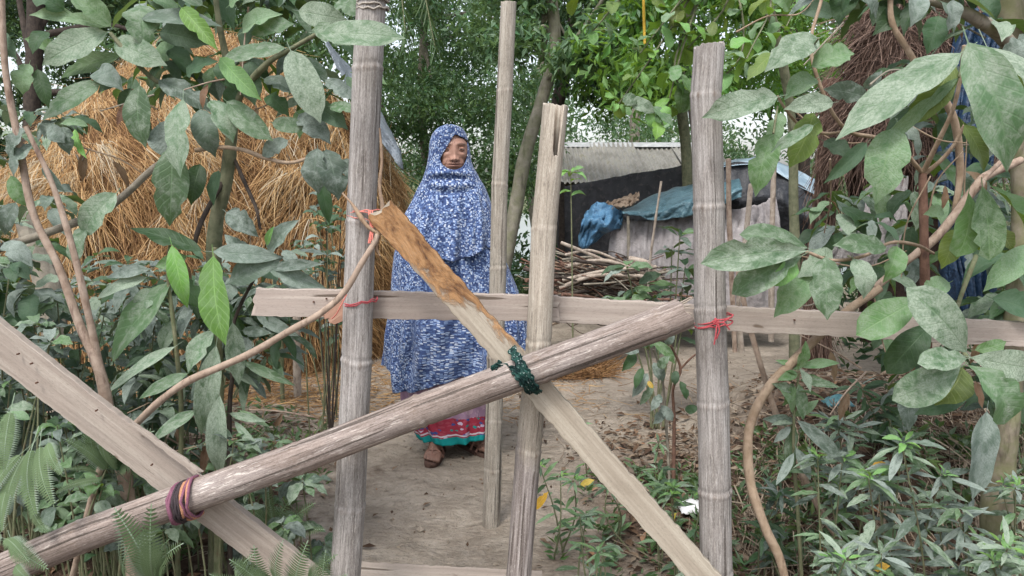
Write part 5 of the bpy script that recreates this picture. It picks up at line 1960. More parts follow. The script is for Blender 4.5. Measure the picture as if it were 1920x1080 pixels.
# ---- big leafed sapling at the upper left
T = Thing('dusty_sapling', 'sapling with large dusty grey green leaves hanging in front of the haystack', 'sapling', tuple(gbase(400, 2.1)))
stem(T, [gbase(402, 2.12)] + pq((405, 700, 2.1), (402, 450, 2.1), (425, 330, 2.1), (436, 240, 2.1)), [0.02, 0.02, 0.021, 0.019, 0.014], M_GREEN, 'trunk', seg=12, n=8)
stem(T, pq((436, 250, 2.1), (400, 200, 2.08), (340, 165, 2.05), (290, 150, 2.03), (235, 95, 2.0), (207, 62, 2.0)), [0.012, 0.007, 0.005], M_GREEN, 'branch')
stem(T, pq((436, 245, 2.1), (450, 180, 2.05), (500, 120, 2.0), (535, 98, 2.0), (600, 60, 1.95)), [0.012, 0.008, 0.005], M_GREEN, 'branch')
stem(T, pq((436, 240, 2.1), (425, 120, 2.08), (410, 40, 2.05), (400, -40, 2.05)), [0.012, 0.007], M_GREEN, 'branch')
stem(T, pq((366, 282, 1.98), (410, 276, 1.98), (455, 281, 1.97), (500, 297, 1.96), (545, 305, 1.95), (590, 292, 1.95)), [0.006, 0.0055, 0.004], M_VINE, 'branch')
stem(T, pq((425, 330, 2.1), (390, 390, 2.05), (372, 430, 2.0), (365, 460, 2.0)), [0.008, 0.006], M_DARKB, 'branch')
stem(T, pq((440, 300, 2.1), (460, 345, 2.05), (480, 390, 2.0), (488, 430, 2.0)), [0.006, 0.004], M_DARKB, 'branch')
pl(T, [(200, 60, 75, 120, 52, 'd'), (205, 50, 50, 22, 30, 'm'), (208, 50, 128, -12, 42, 'm'), (225, 105, 108, 140, 44, 'm', 2.04), (215, 75, 312, 122, 50, 'd'),
       (188, 155, 76, 224, 40, 'd', 1.97), (185, 130, 228, 168, 42, 'b'), (262, 160, 272, 277, 56, 'd', 1.96), (298, 150, 397, 206, 46, 'b'), (343, 186, 335, 332, 50, 'd', 1.92),
       (322, 275, 316, 424, 62, 'd', 1.95), (300, 230, 345, 300, 60, 'b', 2.0), (375, 205, 402, 292, 46, 'b', 1.98), (395, 188, 437, 268, 42, 'd', 1.95), (425, 190, 512, 264, 44, 'd', 1.93),
       (535, 90, 410, 114, 32, 'd', 1.93), (412, 108, 488, 186, 36, 'g', 1.9), (340, 15, 408, 94, 34, 'g', 1.9), (265, 35, 412, 42, 34, 'b', 2.0), (262, 10, 268, 86, 60, 'd', 2.03),
       (350, 142, 406, 112, 40, 'k', 2.03), (420, 108, 440, 168, 40, 'k', 2.03), (470, 115, 476, 196, 46, 'k', 2.05), (545, 95, 602, 230, 62, 'd', 1.95), (495, 148, 560, 182, 36, 'b', 2.0),
       (590, 50, 655, 84, 36, 'd', 1.94), (600, 62, 760, 70, 56, 'd', 1.62), (595, 278, 592, 362, 46, 'b', 1.95), (612, 280, 636, 372, 56, 'b', 1.97), (540, 263, 488, 293, 30, 'b', 1.95),
       (375, 308, 358, 384, 38, 'k', 2.02), (410, 320, 396, 384, 28, 'k', 2.03), (218, 362, 148, 446, 52, 'd', 1.9), (160, 425, 138, 498, 32, 'd', 1.9), (140, 243, 162, 297, 18, 'g', 1.9),
       (300, 60, 385, 80, 40, 'k', 2.08), (245, 165, 235, 215, 26, 'k', 2.05), (455, 60, 520, 20, 40, 'm', 2.0), (470, 62, 548, 40, 36, 'd', 2.0), (500, 40, 450, 95, 38, 'k', 2.05),
       (560, 20, 650, 35, 44, 'd', 1.97), (630, 5, 680, 30, 40, 'd', 1.9), (590, 200, 650, 240, 40, 'k', 2.0), (560, 215, 620, 270, 44, 'b', 2.02), (510, 230, 575, 240, 32, 'd', 2.0),
       (330, 80, 300, 130, 36, 'm', 2.1), (240, 150, 182, 170, 26, 'k', 2.05), (295, 275, 270, 215, 20, 'k', 2.05), (450, 155, 420, 200, 28, 'k', 2.06), (500, 180, 540, 215, 34, 'k', 2.04),
       (610, 150, 668, 190, 30, 'b', 1.97), (618, 200, 670, 208, 24, 'd', 1.96), (380, 10, 300, -30, 44, 'd', 2.0), (430, 10, 480, -30, 44, 'm', 2.0), (520, 10, 560, -40, 40, 'k', 2.0),
       (120, 20, 60, -20, 44, 'k', 2.0), (105, 95, 45, 70, 26, 'm', 2.1), (640, 300, 680, 340, 30, 'b', 1.98), (600, 330, 618, 420, 26, 'k', 2.05)], 2.0)
for i in range(24):
    whorl(T, P(random.uniform(200, 660), random.uniform(-30, 170), random.uniform(2.08, 2.4)), 6, 0.13, 0.36, 'dmkkb')
# crown beyond the frame top so the sapling is whole
for i in range(6):
    whorl(T, P(random.uniform(250, 560), random.uniform(-190, -40), random.uniform(1.95, 2.3)), 6, 0.14, 0.36, 'dmk')

# ---- long leafed dusty shrub (centre left)
T = Thing('long_leaf_shrub', 'dust coated shrub with long hanging lance leaves left of the left bamboo post', 'shrub', tuple(gbase(405, 1.95)))
st = [gbase(408, 1.98)] + pq((410, 850, 1.97), (412, 700, 1.95), (405, 560, 1.95), (402, 465, 1.95))
stem(T, st, [0.012, 0.010, 0.007], M_STEM)
stem(T, [gbase(432, 2.0)] + pq((430, 800, 1.98), (436, 700, 1.95), (440, 600, 1.95), (500, 480, 1.95)), [0.008, 0.006, 0.004], M_DARKB)
stem(T, [gbase(330, 2.0)] + pq((340, 800, 1.98), (330, 650, 1.95), (315, 520, 1.95), (318, 460, 1.95)), [0.008, 0.006, 0.004], M_STEM)
pl(T, [(378, 470, 243, 425, 42, 'k'), (322, 460, 350, 578, 36, 'g', 1.86), (400, 480, 420, 648, 54, 'g', 1.84, 'ovate'), (505, 475, 553, 412, 36, 'b', 1.92), (425, 398, 482, 440, 42, 'b', 1.96),
       (400, 472, 528, 482, 38, 'b', 1.9), (500, 498, 615, 545, 34, 'b', 1.9), (510, 505, 602, 494, 22, 'b', 1.9), (430, 530, 530, 480, 52, 'b', 1.92), (440, 520, 415, 575, 40, 'b', 1.93),
       (320, 530, 198, 680, 60, 'd', 1.95), (400, 620, 348, 698, 42, 'd', 1.93), (405, 648, 376, 818, 46, 'd', 1.87), (412, 742, 410, 897, 42, 'd', 1.86), (328, 650, 198, 738, 28, 'd', 1.92),
       (352, 700, 260, 748, 26, 'd', 1.92), (430, 775, 500, 790, 16, 'd', 1.9), (455, 678, 552, 722, 20, 'd', 1.9), (368, 770, 283, 828, 28, 'd', 1.9), (436, 605, 448, 722, 38, 'd', 1.9),
       (340, 520, 380, 580, 40, 'k', 1.98), (300, 545, 250, 580, 36, 'd', 1.96), (480, 590, 560, 630, 26, 'b', 1.95), (455, 620, 510, 625, 22, 'b', 1.95), (350, 480, 290, 500, 30, 'm', 1.95),
       (480, 480, 420, 440, 30, 'b', 1.98), (530, 470, 560, 505, 26, 'b', 1.98), (500, 460, 512, 425, 14, 'g', 1.9), (420, 560, 470, 640, 34, 'k', 2.0), (330, 600, 300, 660, 30, 'd', 1.98),
       (440, 790, 490, 850, 16, 'd', 1.9), (450, 770, 505, 800, 14, 'm', 1.9), (430, 840, 470, 870, 18, 'b', 1.93), (280, 505, 200, 520, 28, 'b', 1.95), (275, 520, 180, 560, 30, 'd', 1.95)], 1.93, 'lance')
for i in range(38):
    whorl(T, P(random.uniform(215, 560), random.uniform(470, 720), random.uniform(2.0, 2.3)), 7, 0.12, 0.27, 'dbbk', 'lance')

# ---- pinkish twin stems on the far left
T = Thing('twin_stem_tree', 'young tree with two smooth pinkish brown stems crossing behind the broad plank', 'young tree', tuple(gbase(240, 1.85)))
stem(T, [gbase(262, 1.86)] + pq((240, 930, 1.84), (212, 820, 1.83), (188, 700, 1.82), (150, 610, 1.82), (110, 500, 1.82), (62, 400, 1.82), (36, 270, 1.82), (10, 130, 1.82), (2, -40, 1.82)),
     [0.022, 0.019, 0.013, 0.010, 0.009, 0.008, 0.007], M_TWIG, 'trunk', n=8, seg=12)
stem(T, pq((193, 710, 1.83), (168, 600, 1.81), (145, 500, 1.80), (120, 410, 1.80), (92, 330, 1.80), (48, 238, 1.80)), [0.009, 0.008, 0.007, 0.005], M_TWIG, 'branch', n=8, seg=10)
pl(T, [(50, 240, 15, 300, 30, 'b'), (95, 235, 122, 268, 30, 'b'), (118, 238, 130, 288, 30, 'b'), (165, 236, 112, 230, 18, 'm'), (60, 270, 20, 330, 34, 'b'), (20, 330, 55, 390, 34, 'm'),
       (30, 380, 5, 440, 34, 'b'), (80, 310, 120, 360, 18, 'b'), (55, 120, 40, 175, 34, 'm'), (70, 130, 90, 200, 28, 'k'), (0, 60, 30, 110, 30, 'k'), (8, 455, 60, 500, 40, 'b'), (90, 60, 60, 100, 30, 'k')], 1.85)
for i in range(30):
    whorl(T, P(random.uniform(-60, 130), random.uniform(120, 560), random.uniform(1.95, 2.6)), 6, 0.085, 0.5, 'bbdk')

# ---- arching vine stem from the ground to the left post
o = tube_obj('bare_vine', [gbase(120, 1.9)] + pq((195, 858, 1.78), (250, 800, 1.78), (300, 752, 1.76), (352, 715, 1.74), (420, 685, 1.72), (475, 660, 1.71), (540, 622, 1.69), (600, 588, 1.68), (645, 548, 1.68), (680, 490, 1.68), (700, 458, 1.69), (708, 440, 1.70)),
             [0.009, 0.009, 0.0085, 0.008, 0.007, 0.006], bark_material('vine_tan', (0.25, 0.185, 0.14), (0.36, 0.28, 0.22), (0.13, 0.09, 0.065)), base=tuple(gbase(225, 1.9)), lump=0.07, n=8)
tag(o, 'smooth tan vine stem arching up from the plank to the pink string', 'vine')
o = tube_obj('grey_bough', pq((-60, 486, 2.1), (0, 465, 2.1), (60, 446, 2.1), (120, 425, 2.1), (190, 398, 2.08), (240, 360, 2.06), (285, 318, 2.05), (330, 290, 2.06)), [0.013, 0.0115, 0.009], M_GREY, base=tuple(P(0, 465, 2.1)), lump=0.06, n=8)
tag(o, 'greenish grey bare bough entering at the left edge below the haystack top', 'branch')
o = tube_obj('leaning_stump', pq((105, 640, 3.2), (90, 540, 3.2), (62, 460, 3.2), (45, 400, 3.2)), [0.055, 0.05, 0.04], M_GREY, base=tuple(P(105, 640, 3.2)), lump=0.05)
tag(o, 'thick grey leaning stump at the haystack left foot', 'stump')

# ---- understorey on the left
names = ['low dusty bush under the broad plank at the left edge', 'grey leafed bush between the pinkish stems and the plank', 'oval leafed bush below the broad plank beside the stem foot',
         'dark leafed bush filling the gap left of the long leaf shrub', 'small bush near the pole lashing', 'bushy undergrowth plant at the foot of the haystack',
         'tall bush at the far left edge above the plank', 'thin leafy plant beside the yard stakes', 'dusty bush behind the broad plank middle']
areas = [((-70, 110), (560, 860), (1.75, 2.3), 15, 0.075, .5, 'bbdm', 'ovate'), ((20, 190), (560, 720), (2.0, 2.6), 15, .085, .45, 'bbdk', 'ovate'), ((80, 280), (780, 930), (1.75, 2.1), 14, .065, .55, 'bdmk', 'ovate'),
         ((190, 330), (500, 660), (2.2, 2.9), 14, .11, .33, 'bdk', 'lance'), ((330, 520), (820, 960), (1.85, 2.3), 12, .07, .34, 'bdm', 'lance'), ((150, 500), (480, 640), (2.9, 3.9), 20, .13, .34, 'bbk', 'lance'),
         ((-120, 40), (380, 600), (1.9, 2.5), 14, .09, .45, 'bdk', 'ovate'), ((560, 640), (330, 520), (3.2, 3.8), 6, .08, .42, 'kkb', 'ovate'), ((180, 400), (690, 900), (2.2, 2.8), 20, .095, .35, 'bdk', 'lance')]
for nm, (xr, yr, dr, n, L, asp, kinds, shp) in zip(names, areas):
    bx_ = (xr[0] + xr[1]) / 2
    T = Thing('bush', nm, 'bush', tuple(gbase(bx_, sum(dr) / 2)), 'bushes on the left of the path')
    for i in range(int(n * 1.7)):
        c = P(random.uniform(*xr), random.uniform(*yr), random.uniform(*dr))
        g0 = Vector((T.b.x * 0.6 + c.x * 0.4, c.y + 0.05, 0))
        g0.z = hz(g0.x, g0.y) - 0.01
        m_ = g0.lerp(c, 0.5) + Vector((random.gauss(0, .03), random.gauss(0, .03), 0))
        sprig(T, [g0, m_, c], 3, L, asp, kinds, shp, r=0.004, tipw=6, start=0.55, droop=0.4)


# low leafy growth that closes the gaps between the bare stems
for nm, (xr, yr, dr, n) in (('low_foliage_plant', ((-80, 340), (760, 1010), (1.85, 2.2), 34)), ('low_foliage_plant', ((330, 620), (860, 1060), (1.8, 2.2), 20))):
    T = Thing(nm, 'low carpet of dusty oval leaves ' + ('beneath the broad plank at the lower left' if xr[0] < 0 else 'below the diagonal pole next to the left bamboo post'), 'plant', tuple(gbase(sum(xr) / 2, 2.0)), 'low leafy plants at the lower left')
    for i in range(n):
        c = P(random.uniform(*xr), random.uniform(*yr), random.uniform(*dr))
        g0 = Vector((c.x, c.y + .04, hz(c.x, c.y) - .01))
        if c.z < g0.z + .05:
            c.z = g0.z + .05
        stem(T, [g0, g0.lerp(c, .5) + Vector((.01, 0, 0)), c], [.003, .002], M_STEM, seg=5, n=3)
        whorl(T, c, 8, .075, .45, 'ddbbm', 'ovate', droop=.35)


# ---- ferns
def frond_mesh(seed):
    r = random.Random(seed)
    g = G()
    n = 26
    V, F, UV = [], [], []
    for i in range(n):
        t = (i + 1.5) / (n + 2)
        y = t
        w = 0.20 * math.sin(math.pi * min(1, t ** 0.75 * 0.97)) ** 0.8 * (1 - 0.25 * t) + 0.012
        zc = 0.16 * 4 * t * (1 - t) - 0.0
        for s in (-1, 1):
            k = len(V)
            fwd = 0.32 * w
            hw = 0.5 / (n + 2) * 0.92
            dz = -0.10 * w + r.gauss(0, 0.006)
            V += [(0, y - hw, zc), (0, y + hw, zc), (s * w * 0.55, y + fwd * 0.5 + hw * 0.95, zc + dz * 0.2), (s * w, y + fwd, zc + dz), (s * w * 0.5, y + fwd * 0.5 - hw * 0.9, zc + dz * 0.2)]
            UV += [(0.45, 0), (0.55, 0), (0.9, 0.5), (0.5, 1), (0.1, 0.5)]
            F.append((k, k + 1, k + 2, k + 4) if s > 0 else (k, k + 4, k + 2, k + 1))
            F.append((k + 4, k + 2, k + 3, k + 3) if False else (k + 4, k + 2, k + 3, k + 4))
    # stalk
    V4 = np.array(V)
    F4 = np.array([f for f in F if len(set(f)) == 4])
    F3 = np.array([[f[0], f[1], f[2]] for f in F if len(set(f)) == 3])
    ts = np.linspace(-0.35, 1.0, 14)
    base = len(V4)
    z = np.where(ts > 0, 0.16 * 4 * ts * (1 - ts), ts * 0.55)
    SV = np.concatenate([np.stack([np.full(14, -0.006), ts, z + 0.002], -1), np.stack([np.full(14, 0.006), ts, z + 0.002], -1), np.stack([np.zeros(14), ts, z - 0.008], -1)])
    i = np.arange(13) + base
    SF = np.concatenate([np.stack([i, i + 14, i + 15, i + 1], -1), np.stack([i, i + 1, i + 29, i + 28], -1), np.stack([i + 14, i + 28, i + 29, i + 15], -1)])
    UVa = np.concatenate([np.array(UV), np.tile([[0.5, 0.5]], (42, 1))])
    return mesh_from('frond', np.concatenate([V4, SV]), [np.concatenate([F4, SF]), F3], UVa, None, False, L_FERN)


L_FERN = leaf_material('fern', (0.08, 0.15, 0.07), (0.12, 0.18, 0.085), (0.33, 0.39, 0.31), 1.0)
_fr = [frond_mesh(i) for i in range(5)]


def put_frond(T, base, tip, wf=1.0, hint=None):
    base, tip = Vector(base), Vector(tip)
    Y = tip - base
    L = Y.length
    Y.normalize()
    hint = hint or Vector((random.gauss(0, .25), -0.7, 0.7))
    Z = (hint - Y * hint.dot(Y)).normalized()
    X = Y.cross(Z)
    o = bpy.data.objects.new('frond', random.choice(_fr))
    COL.objects.link(o)
    o.parent = T.e
    M = Matrix(((X[0] * L * wf, Y[0] * L, Z[0] * L, 0), (X[1] * L * wf, Y[1] * L, Z[1] * L, 0), (X[2] * L * wf, Y[2] * L, Z[2] * L, 0), (0, 0, 0, 1)))
    M.translation = base - T.b
    o.matrix_local = M


ferns = [
    ('large fern drooping over the left end of the diagonal pole', (60, 1.6), [(60, 840, 70, 985), (50, 850, 8, 985), (75, 835, 105, 965), (90, 830, 120, 900), (60, 930, 95, 1010), (40, 850, -30, 960), (20, 900, 0, 1010), (20, 770, 5, 900)], 1.55),
    ('pale upright fern between the stem foot and the rope lashing', (190, 1.72), [(205, 880, 168, 760), (215, 880, 215, 745), (210, 870, 300, 800), (200, 880, 110, 815), (225, 880, 330, 850), (185, 890, 110, 880), (190, 900, 90, 930), (250, 890, 300, 830)], 1.72),
    ('fern hanging in front of the pole beneath the lashing', (290, 1.5), [(285, 1080, 205, 935), (290, 1090, 283, 925), (300, 1080, 350, 1010), (280, 1090, 215, 1010), (300, 1090, 320, 1000), (265, 1110, 240, 1010)], 1.5),
    ('fern under the broad plank near the left post foot', (520, 1.9), [(520, 1000, 500, 905), (530, 1000, 600, 935), (520, 1000, 450, 940), (540, 1010, 620, 990), (515, 1010, 560, 910), (500, 1010, 430, 980)], 1.95),
    ('fern at the bottom edge left of the left bamboo post', (560, 1.55), [(520, 1110, 470, 1010), (560, 1110, 580, 1000), (580, 1110, 640, 1030), (600, 1120, 660, 1070), (540, 1110, 530, 1000), (500, 1110, 420, 1040), (620, 1110, 610, 1020), (480, 1120, 380, 1070), (450, 1100, 480, 1030)], 1.52),
    ('small fern behind the pole between plank and long leaves', (470, 2.0), [(470, 860, 500, 800), (475, 860, 540, 870), (470, 860, 430, 900), (468, 870, 490, 920)], 2.0),
    ('fern with drooping fronds at the lower left corner', (20, 1.5), [(10, 1010, 60, 1060), (0, 1000, -20, 1080), (20, 1010, 100, 1075), (30, 1060, 70, 1100)], 1.48),
    ('deep green fern at the right edge below the mossy trunk', (1900, 2.1), [(1900, 880, 1880, 800), (1910, 880, 1960, 820), (1890, 900, 1850, 850), (1920, 900, 1990, 900), (1905, 890, 1925, 800)], 2.1)]
for lab, (bx_, bd), fr, d in ferns:
    T = Thing('fern', lab, 'fern', tuple(gbase(bx_, bd)), 'ferns beside the path')
    for f in fr:
        dd = d + random.uniform(-.04, .04)
        tx_, ty_ = f[0] + (f[2] - f[0]) * 0.88, f[1] + (f[3] - f[1]) * 0.88
        put_frond(T, P(f[0], f[1], dd + 0.03), P(tx_, ty_, dd - 0.03), random.uniform(0.8, 1.15))

# ---- big leafed tree at the right
T = Thing('broad_leaf_tree', 'tree with very large pale green leaves reaching over the right of the fence', 'tree', tuple(gbase(1880, 1.85)))
stem(T, [gbase(1872, 1.95)] + pq((1868, 970, 1.93), (1880, 860, 1.92), (1888, 790, 1.92), (1900, 640, 1.95), (1920, 400, 2.0), (1915, 150, 2.05), (1895, 30, 2.05), (1900, -150, 2.1)), [0.042, 0.036, 0.030, 0.030, 0.034, 0.036], M_MOSS, 'trunk', n=8, seg=16)
stem(T, pq((1915, 110, 2.05), (1880, 70, 2.0), (1830, 35, 1.95), (1790, 15, 1.95), (1740, 0, 1.95)), [0.020, 0.016, 0.012], M_GREY, 'branch', n=8)
stem(T, pq((1740, 700, 1.95), (1735, 560, 1.93), (1732, 420, 1.92), (1730, 325, 1.92)), [0.014, 0.012, 0.010], M_REDB, 'branch', n=8)
stem(T, pq((1730, 325, 1.92), (1752, 280, 1.88), (1785, 210, 1.83), (1800, 150, 1.8), (1808, 85, 1.78)), [0.007, 0.005, 0.005], M_VINE, 'branch', n=8)
stem(T, pq((1730, 325, 1.92), (1690, 280, 1.88), (1640, 258, 1.84), (1590, 245, 1.80), (1550, 190, 1.78), (1520, 90, 1.78), (1540, 0, 1.8)), [0.006, 0.0045, 0.004], M_VINE, 'branch', n=8)
stem(T, pq((1735, 325, 1.92), (1765, 300, 1.9), (1790, 270, 1.88), (1808, 235, 1.86)), [0.006, 0.004], M_VINE, 'branch')
stem(T, pq((1590, 245, 1.8), (1545, 250, 1.8), (1500, 235, 1.78), (1470, 200, 1.76), (1458, 180, 1.75)), [0.004, 0.003], M_VINE, 'branch')
stem(T, pq((1670, -30, 1.9), (1672, 40, 1.9), (1700, 90, 1.9), (1725, 130, 1.9), (1760, 170, 1.9), (1790, 230, 1.92), (1800, 320, 1.95), (1790, 400, 1.95)), [0.007, 0.008, 0.010, 0.008], M_VINE, 'branch', n=8)
stem(T, pq((1915, 300, 1.95), (1850, 330, 1.93), (1830, 350, 1.92), (1760, 440, 1.93), (1700, 490, 1.93), (1640, 540, 1.93)), [0.010, 0.012, 0.010], M_TWIG, 'branch', n=8)
stem(T, pq((1512, 472, 1.62), (1560, 488, 1.64), (1620, 480, 1.68), (1670, 455, 1.74), (1720, 460, 1.82), (1750, 475, 1.9)), [0.0035, 0.004, 0.004], M_VINE, 'branch')
stem(T, pq((1812, 670, 1.62), (1800, 640, 1.68), (1790, 600, 1.75), (1800, 560, 1.85), (1830, 480, 1.95)), [0.005, 0.006], M_STEM, 'branch')
stem(T, pq((1840, 352, 1.75), (1850, 330, 1.8), (1880, 300, 1.9)), [0.005, 0.006], M_TWIG, 'branch')
pl(T, [(1802, 100, 1567, 262, 72, 'd', 1.62), (1798, 145, 1622, 302, 26, 'm', 1.66), (1790, 120, 1700, 240, 50, 'o', 1.68), (1678, 240, 1643, 382, 76, 'm', 1.64), (1815, 80, 1893, 322, 92, 'd', 1.58), (1850, 88, 1965, 345, 110, 'd', 1.6),
       (1880, 105, 1945, 70, 44, 'b', 1.7), (1535, 72, 1438, 128, 58, 'd', 1.7), (1522, 125, 1603, 98, 52, 'm', 1.7), (1530, 148, 1474, 180, 42, 'm', 1.74), (1458, 182, 1316, 220, 52, 'd', 1.64),
       (1450, 250, 1418, 364, 52, 'm', 1.68), (1468, 212, 1445, 275, 32, 'm', 1.7), (1525, 235, 1444, 286, 24, 'd', 1.68), (1525, 212, 1480, 314, 54, 'o', 1.72), (1562, 192, 1472, 202, 38, 'd', 1.7),
       (1625, 182, 1548, 165, 38, 'b', 1.75), (1620, 165, 1654, 134, 22, 'b', 1.78), (1684, 230, 1726, 297, 36, 'b', 1.75), (1787, 0, 1778, 58, 40, 'b', 1.85), (1716, -10, 1708, 48, 40, 'b', 1.85),
       (1600, -20, 1640, 18, 44, 'b', 1.85), (1760, 30, 1740, 100, 44, 'k', 1.9), (1625, 268, 1548, 342, 30, 'k', 1.8), (1545, 265, 1600, 300, 40, 'k', 1.82), (1808, 235, 1850, 322, 48, 'o', 1.7),
       (1514, 465, 1396, 432, 52, 'd', 1.6, 'obov'), (1512, 470, 1318, 492, 62, 'd', 1.58, 'obov'), (1502, 480, 1376, 548, 62, 'd', 1.59, 'obov'), (1492, 488, 1448, 535, 42, 'g', 1.6), (1548, 482, 1552, 600, 62, 'd', 1.6),
       (1600, 485, 1622, 560, 46, 'd', 1.64), (1662, 465, 1562, 460, 42, 'd', 1.66), (1525, 515, 1452, 594, 58, 'm', 1.68), (1682, 462, 1664, 528, 44, 'm', 1.7), (1560, 470, 1500, 520, 40, 'd', 1.7),
       (1816, 362, 1794, 482, 52, 'm', 1.68, 'obov'), (1842, 350, 1857, 488, 60, 'm', 1.66, 'obov'), (1856, 348, 1935, 438, 58, 'm', 1.67, 'obov'), (1795, 430, 1768, 502, 42, 'o', 1.74), (1940, 462, 1848, 542, 50, 'm', 1.7),
       (1870, 430, 1900, 470, 34, 'o', 1.74), (1770, 398, 1732, 402, 24, 'm', 1.76), (1812, 660, 1720, 545, 82, 'd', 1.6, 'obov'), (1812, 672, 1724, 680, 48, 'd', 1.58, 'obov'), (1800, 688, 1682, 748, 72, 'd', 1.6, 'obov'),
       (1815, 685, 1888, 795, 78, 'd', 1.59, 'obov'), (1822, 670, 1945, 692, 62, 'd', 1.6, 'obov'), (1828, 656, 1888, 640, 26, 'm', 1.66), (1748, 608, 1668, 698, 62, 'k', 1.7, 'obov'), (1722, 562, 1606, 628, 68, 'm', 1.66, 'obov'),
       (1850, 772, 1824, 938, 60, 'b', 1.75), (1812, 738, 1715, 778, 40, 'k', 1.72), (1805, 690, 1760, 760, 60, 'o', 1.68), (1860, 560, 1950, 600, 60, 'k', 1.85), (1780, 530, 1725, 560, 40, 'm', 1.75),
       (1480, 20, 1430, -20, 40, 'm', 1.85), (1560, 30, 1500, 20, 34, 'k', 1.85), (1450, 100, 1400, 150, 30, 'o', 1.8), (1690, 20, 1640, 60, 40, 'k', 1.95), (1830, 0, 1870, 40, 40, 'k', 2.0)], 1.7)
for (x0, x1, y0, y1, n) in ((1700, 1850, 120, 480, 16), (1560, 1720, 330, 560, 13), (1640, 1960, 560, 800, 14)):
    for i in range(n):
        whorl(T, P(random.uniform(x0, x1), random.uniform(y0, y1), random.uniform(2.1, 2.7)), 5, random.uniform(.09, .15), 0.40, 'dkkbm')
# petioles that join the big leaves to their twig
for (a, b) in (((1802, 100), (1810, 88)), ((1798, 145), (1806, 110)), ((1548, 482), (1540, 480)), ((1600, 485), (1590, 480)), ((1535, 72), (1522, 90)), ((1450, 250), (1458, 200))):
    stem(T, [P(a[0], a[1], 1.64), P(b[0], b[1], 1.72)], 0.0025, M_STEM, 'leafstalk', seg=5, n=3)
for i in range(22):
    whorl(T, P(random.uniform(1560, 1960), random.uniform(-200, 40), random.uniform(1.9, 2.4)), 5, 0.15, 0.42, 'dkkb')
for i in range(12):
    whorl(T, P(random.uniform(1850, 1980), random.uniform(430, 760), random.uniform(1.95, 2.4)), 5, 0.13, 0.42, 'dkkb')
for i in range(14):
    whorl(T, P(random.uniform(1840, 2000), random.uniform(60, 460), random.uniform(2.3, 3.0)), 6, 0.17, 0.42, 'dkkb')

# leaves on long shoots above the hut (single leaves can be told apart)
T = Thing('hanging_shoot_tree', 'olive stemmed tree whose bright leafy shoots hang down before the tin roof', 'tree', (gbase(1488, 3.9).x, 3.9, 0))
stem(T, [(T.b.x, 3.9, hz(T.b.x, 3.9) - 0.02)] + pq((1490, 480, 3.9), (1488, 380, 3.9), (1484, 220, 3.85), (1450, 40, 3.7), (1400, -120, 3.5), (1360, -125, 3.4)), [0.030, 0.026, 0.02, 0.010], M_GREEN, 'trunk')
for (x0, y0, x1, y1, n) in ((1330, -40, 1160, 195, 10), (1300, -60, 1240, 245, 11), (1250, -60, 1110, 60, 9), (1400, -20, 1290, 90, 10), (1350, -80, 1200, 100, 10), (1420, 60, 1330, 170, 9), (1230, -90, 1085, -10, 8), (1450, -60, 1400, 110, 10), (1210, 100, 1285, 180, 6), (1500, -80, 1470, 60, 9), (1380, -60, 1250, 30, 10)):
    sprig(T, pq((1360, -120, 3.4), ((x0 + x1) / 2 + 20, (y0 + y1) / 2 - 35, 3.2), (x1, y1, 3.1 + random.uniform(-.2, .2))), n, 0.11, 0.58, 'gmmgo', 'obov', r=0.006, mat=M_GREEN, tipw=3, start=0.35, droop=0.5)
pl(T, [(1170, 180, 1195, 195, 26, 'd', 3.0), (1178, 185, 1230, 210, 26, 'd', 3.0), (1225, 200, 1262, 235, 24, 'd', 3.0), (1230, 228, 1232, 260, 26, 'g', 3.0), (1215, 210, 1222, 240, 18, 'g', 3.0), (1240, 200, 1258, 222, 18, 'g', 3.0), (1160, 195, 1150, 210, 12, 'g', 3.0), (1165, 195, 1170, 212, 12, 'g', 3.0)], 3.0)
o = tube_obj('yellow_cord', pq((1206, -60, 3.3), (1207, 20, 3.3), (1209, 82, 3.3)), 0.006, rope_mat('cord_yellow', (0.55, 0.33, 0.04), (0.68, 0.45, 0.08)), base=tuple(P(1207, 20, 3.3)))
tag(o, 'short yellow orange cord hanging among leaves above the hut', 'cord')

# ---- right lower side: vines, lance leaved plants, saplings
o = tube_obj('curved_root', [gbase(1490, 1.72)] + pq((1470, 1078, 1.75), (1435, 990, 1.76), (1408, 910, 1.78), (1402, 830, 1.8), (1412, 780, 1.82), (1440, 728, 1.84), (1480, 685, 1.86), (1530, 635, 1.88), (1590, 582, 1.9), (1650, 540, 1.92)),
             [0.010, 0.0125, 0.0125, 0.012, 0.011], M_VINE, base=tuple(gbase(1490, 1.72)), lump=0.05, n=8, seg=12)
tag(o, 'thick tan bare vine curving beside the right bamboo post', 'vine')
o = tube_obj('leaning_stick', [P(1382, 500, 2.0), P(1400, 590, 1.98), P(1425, 680, 1.96), (P(1460, 790, 1.94)), P(1500, 880, 1.92), P(1545, 970, 1.9), P(1585, 1040, 1.9), gbase(1600, 1.9)], [0.007, 0.008, 0.009, 0.010], M_TWIG, base=tuple(gbase(1600, 1.9)), lump=0.08, n=6)
tag(o, 'straight pinkish stick leaning down to the right from the bamboo post', 'stick')
T = Thing('lance_leaf_plant', 'upright dusty plant with whorls of narrow leaves right of the curving vine', 'plant', tuple(gbase(1500, 1.9)), 'narrow leaved plants on the right bank')
sprig(T, [gbase(1510, 1.9)] + pq((1495, 950, 1.88), (1488, 850, 1.86), (1490, 760, 1.85), (1498, 700, 1.85)), 3, 0.09, 0.2, 'dm', 'lance', r=0.006, tipw=3, start=0.3)
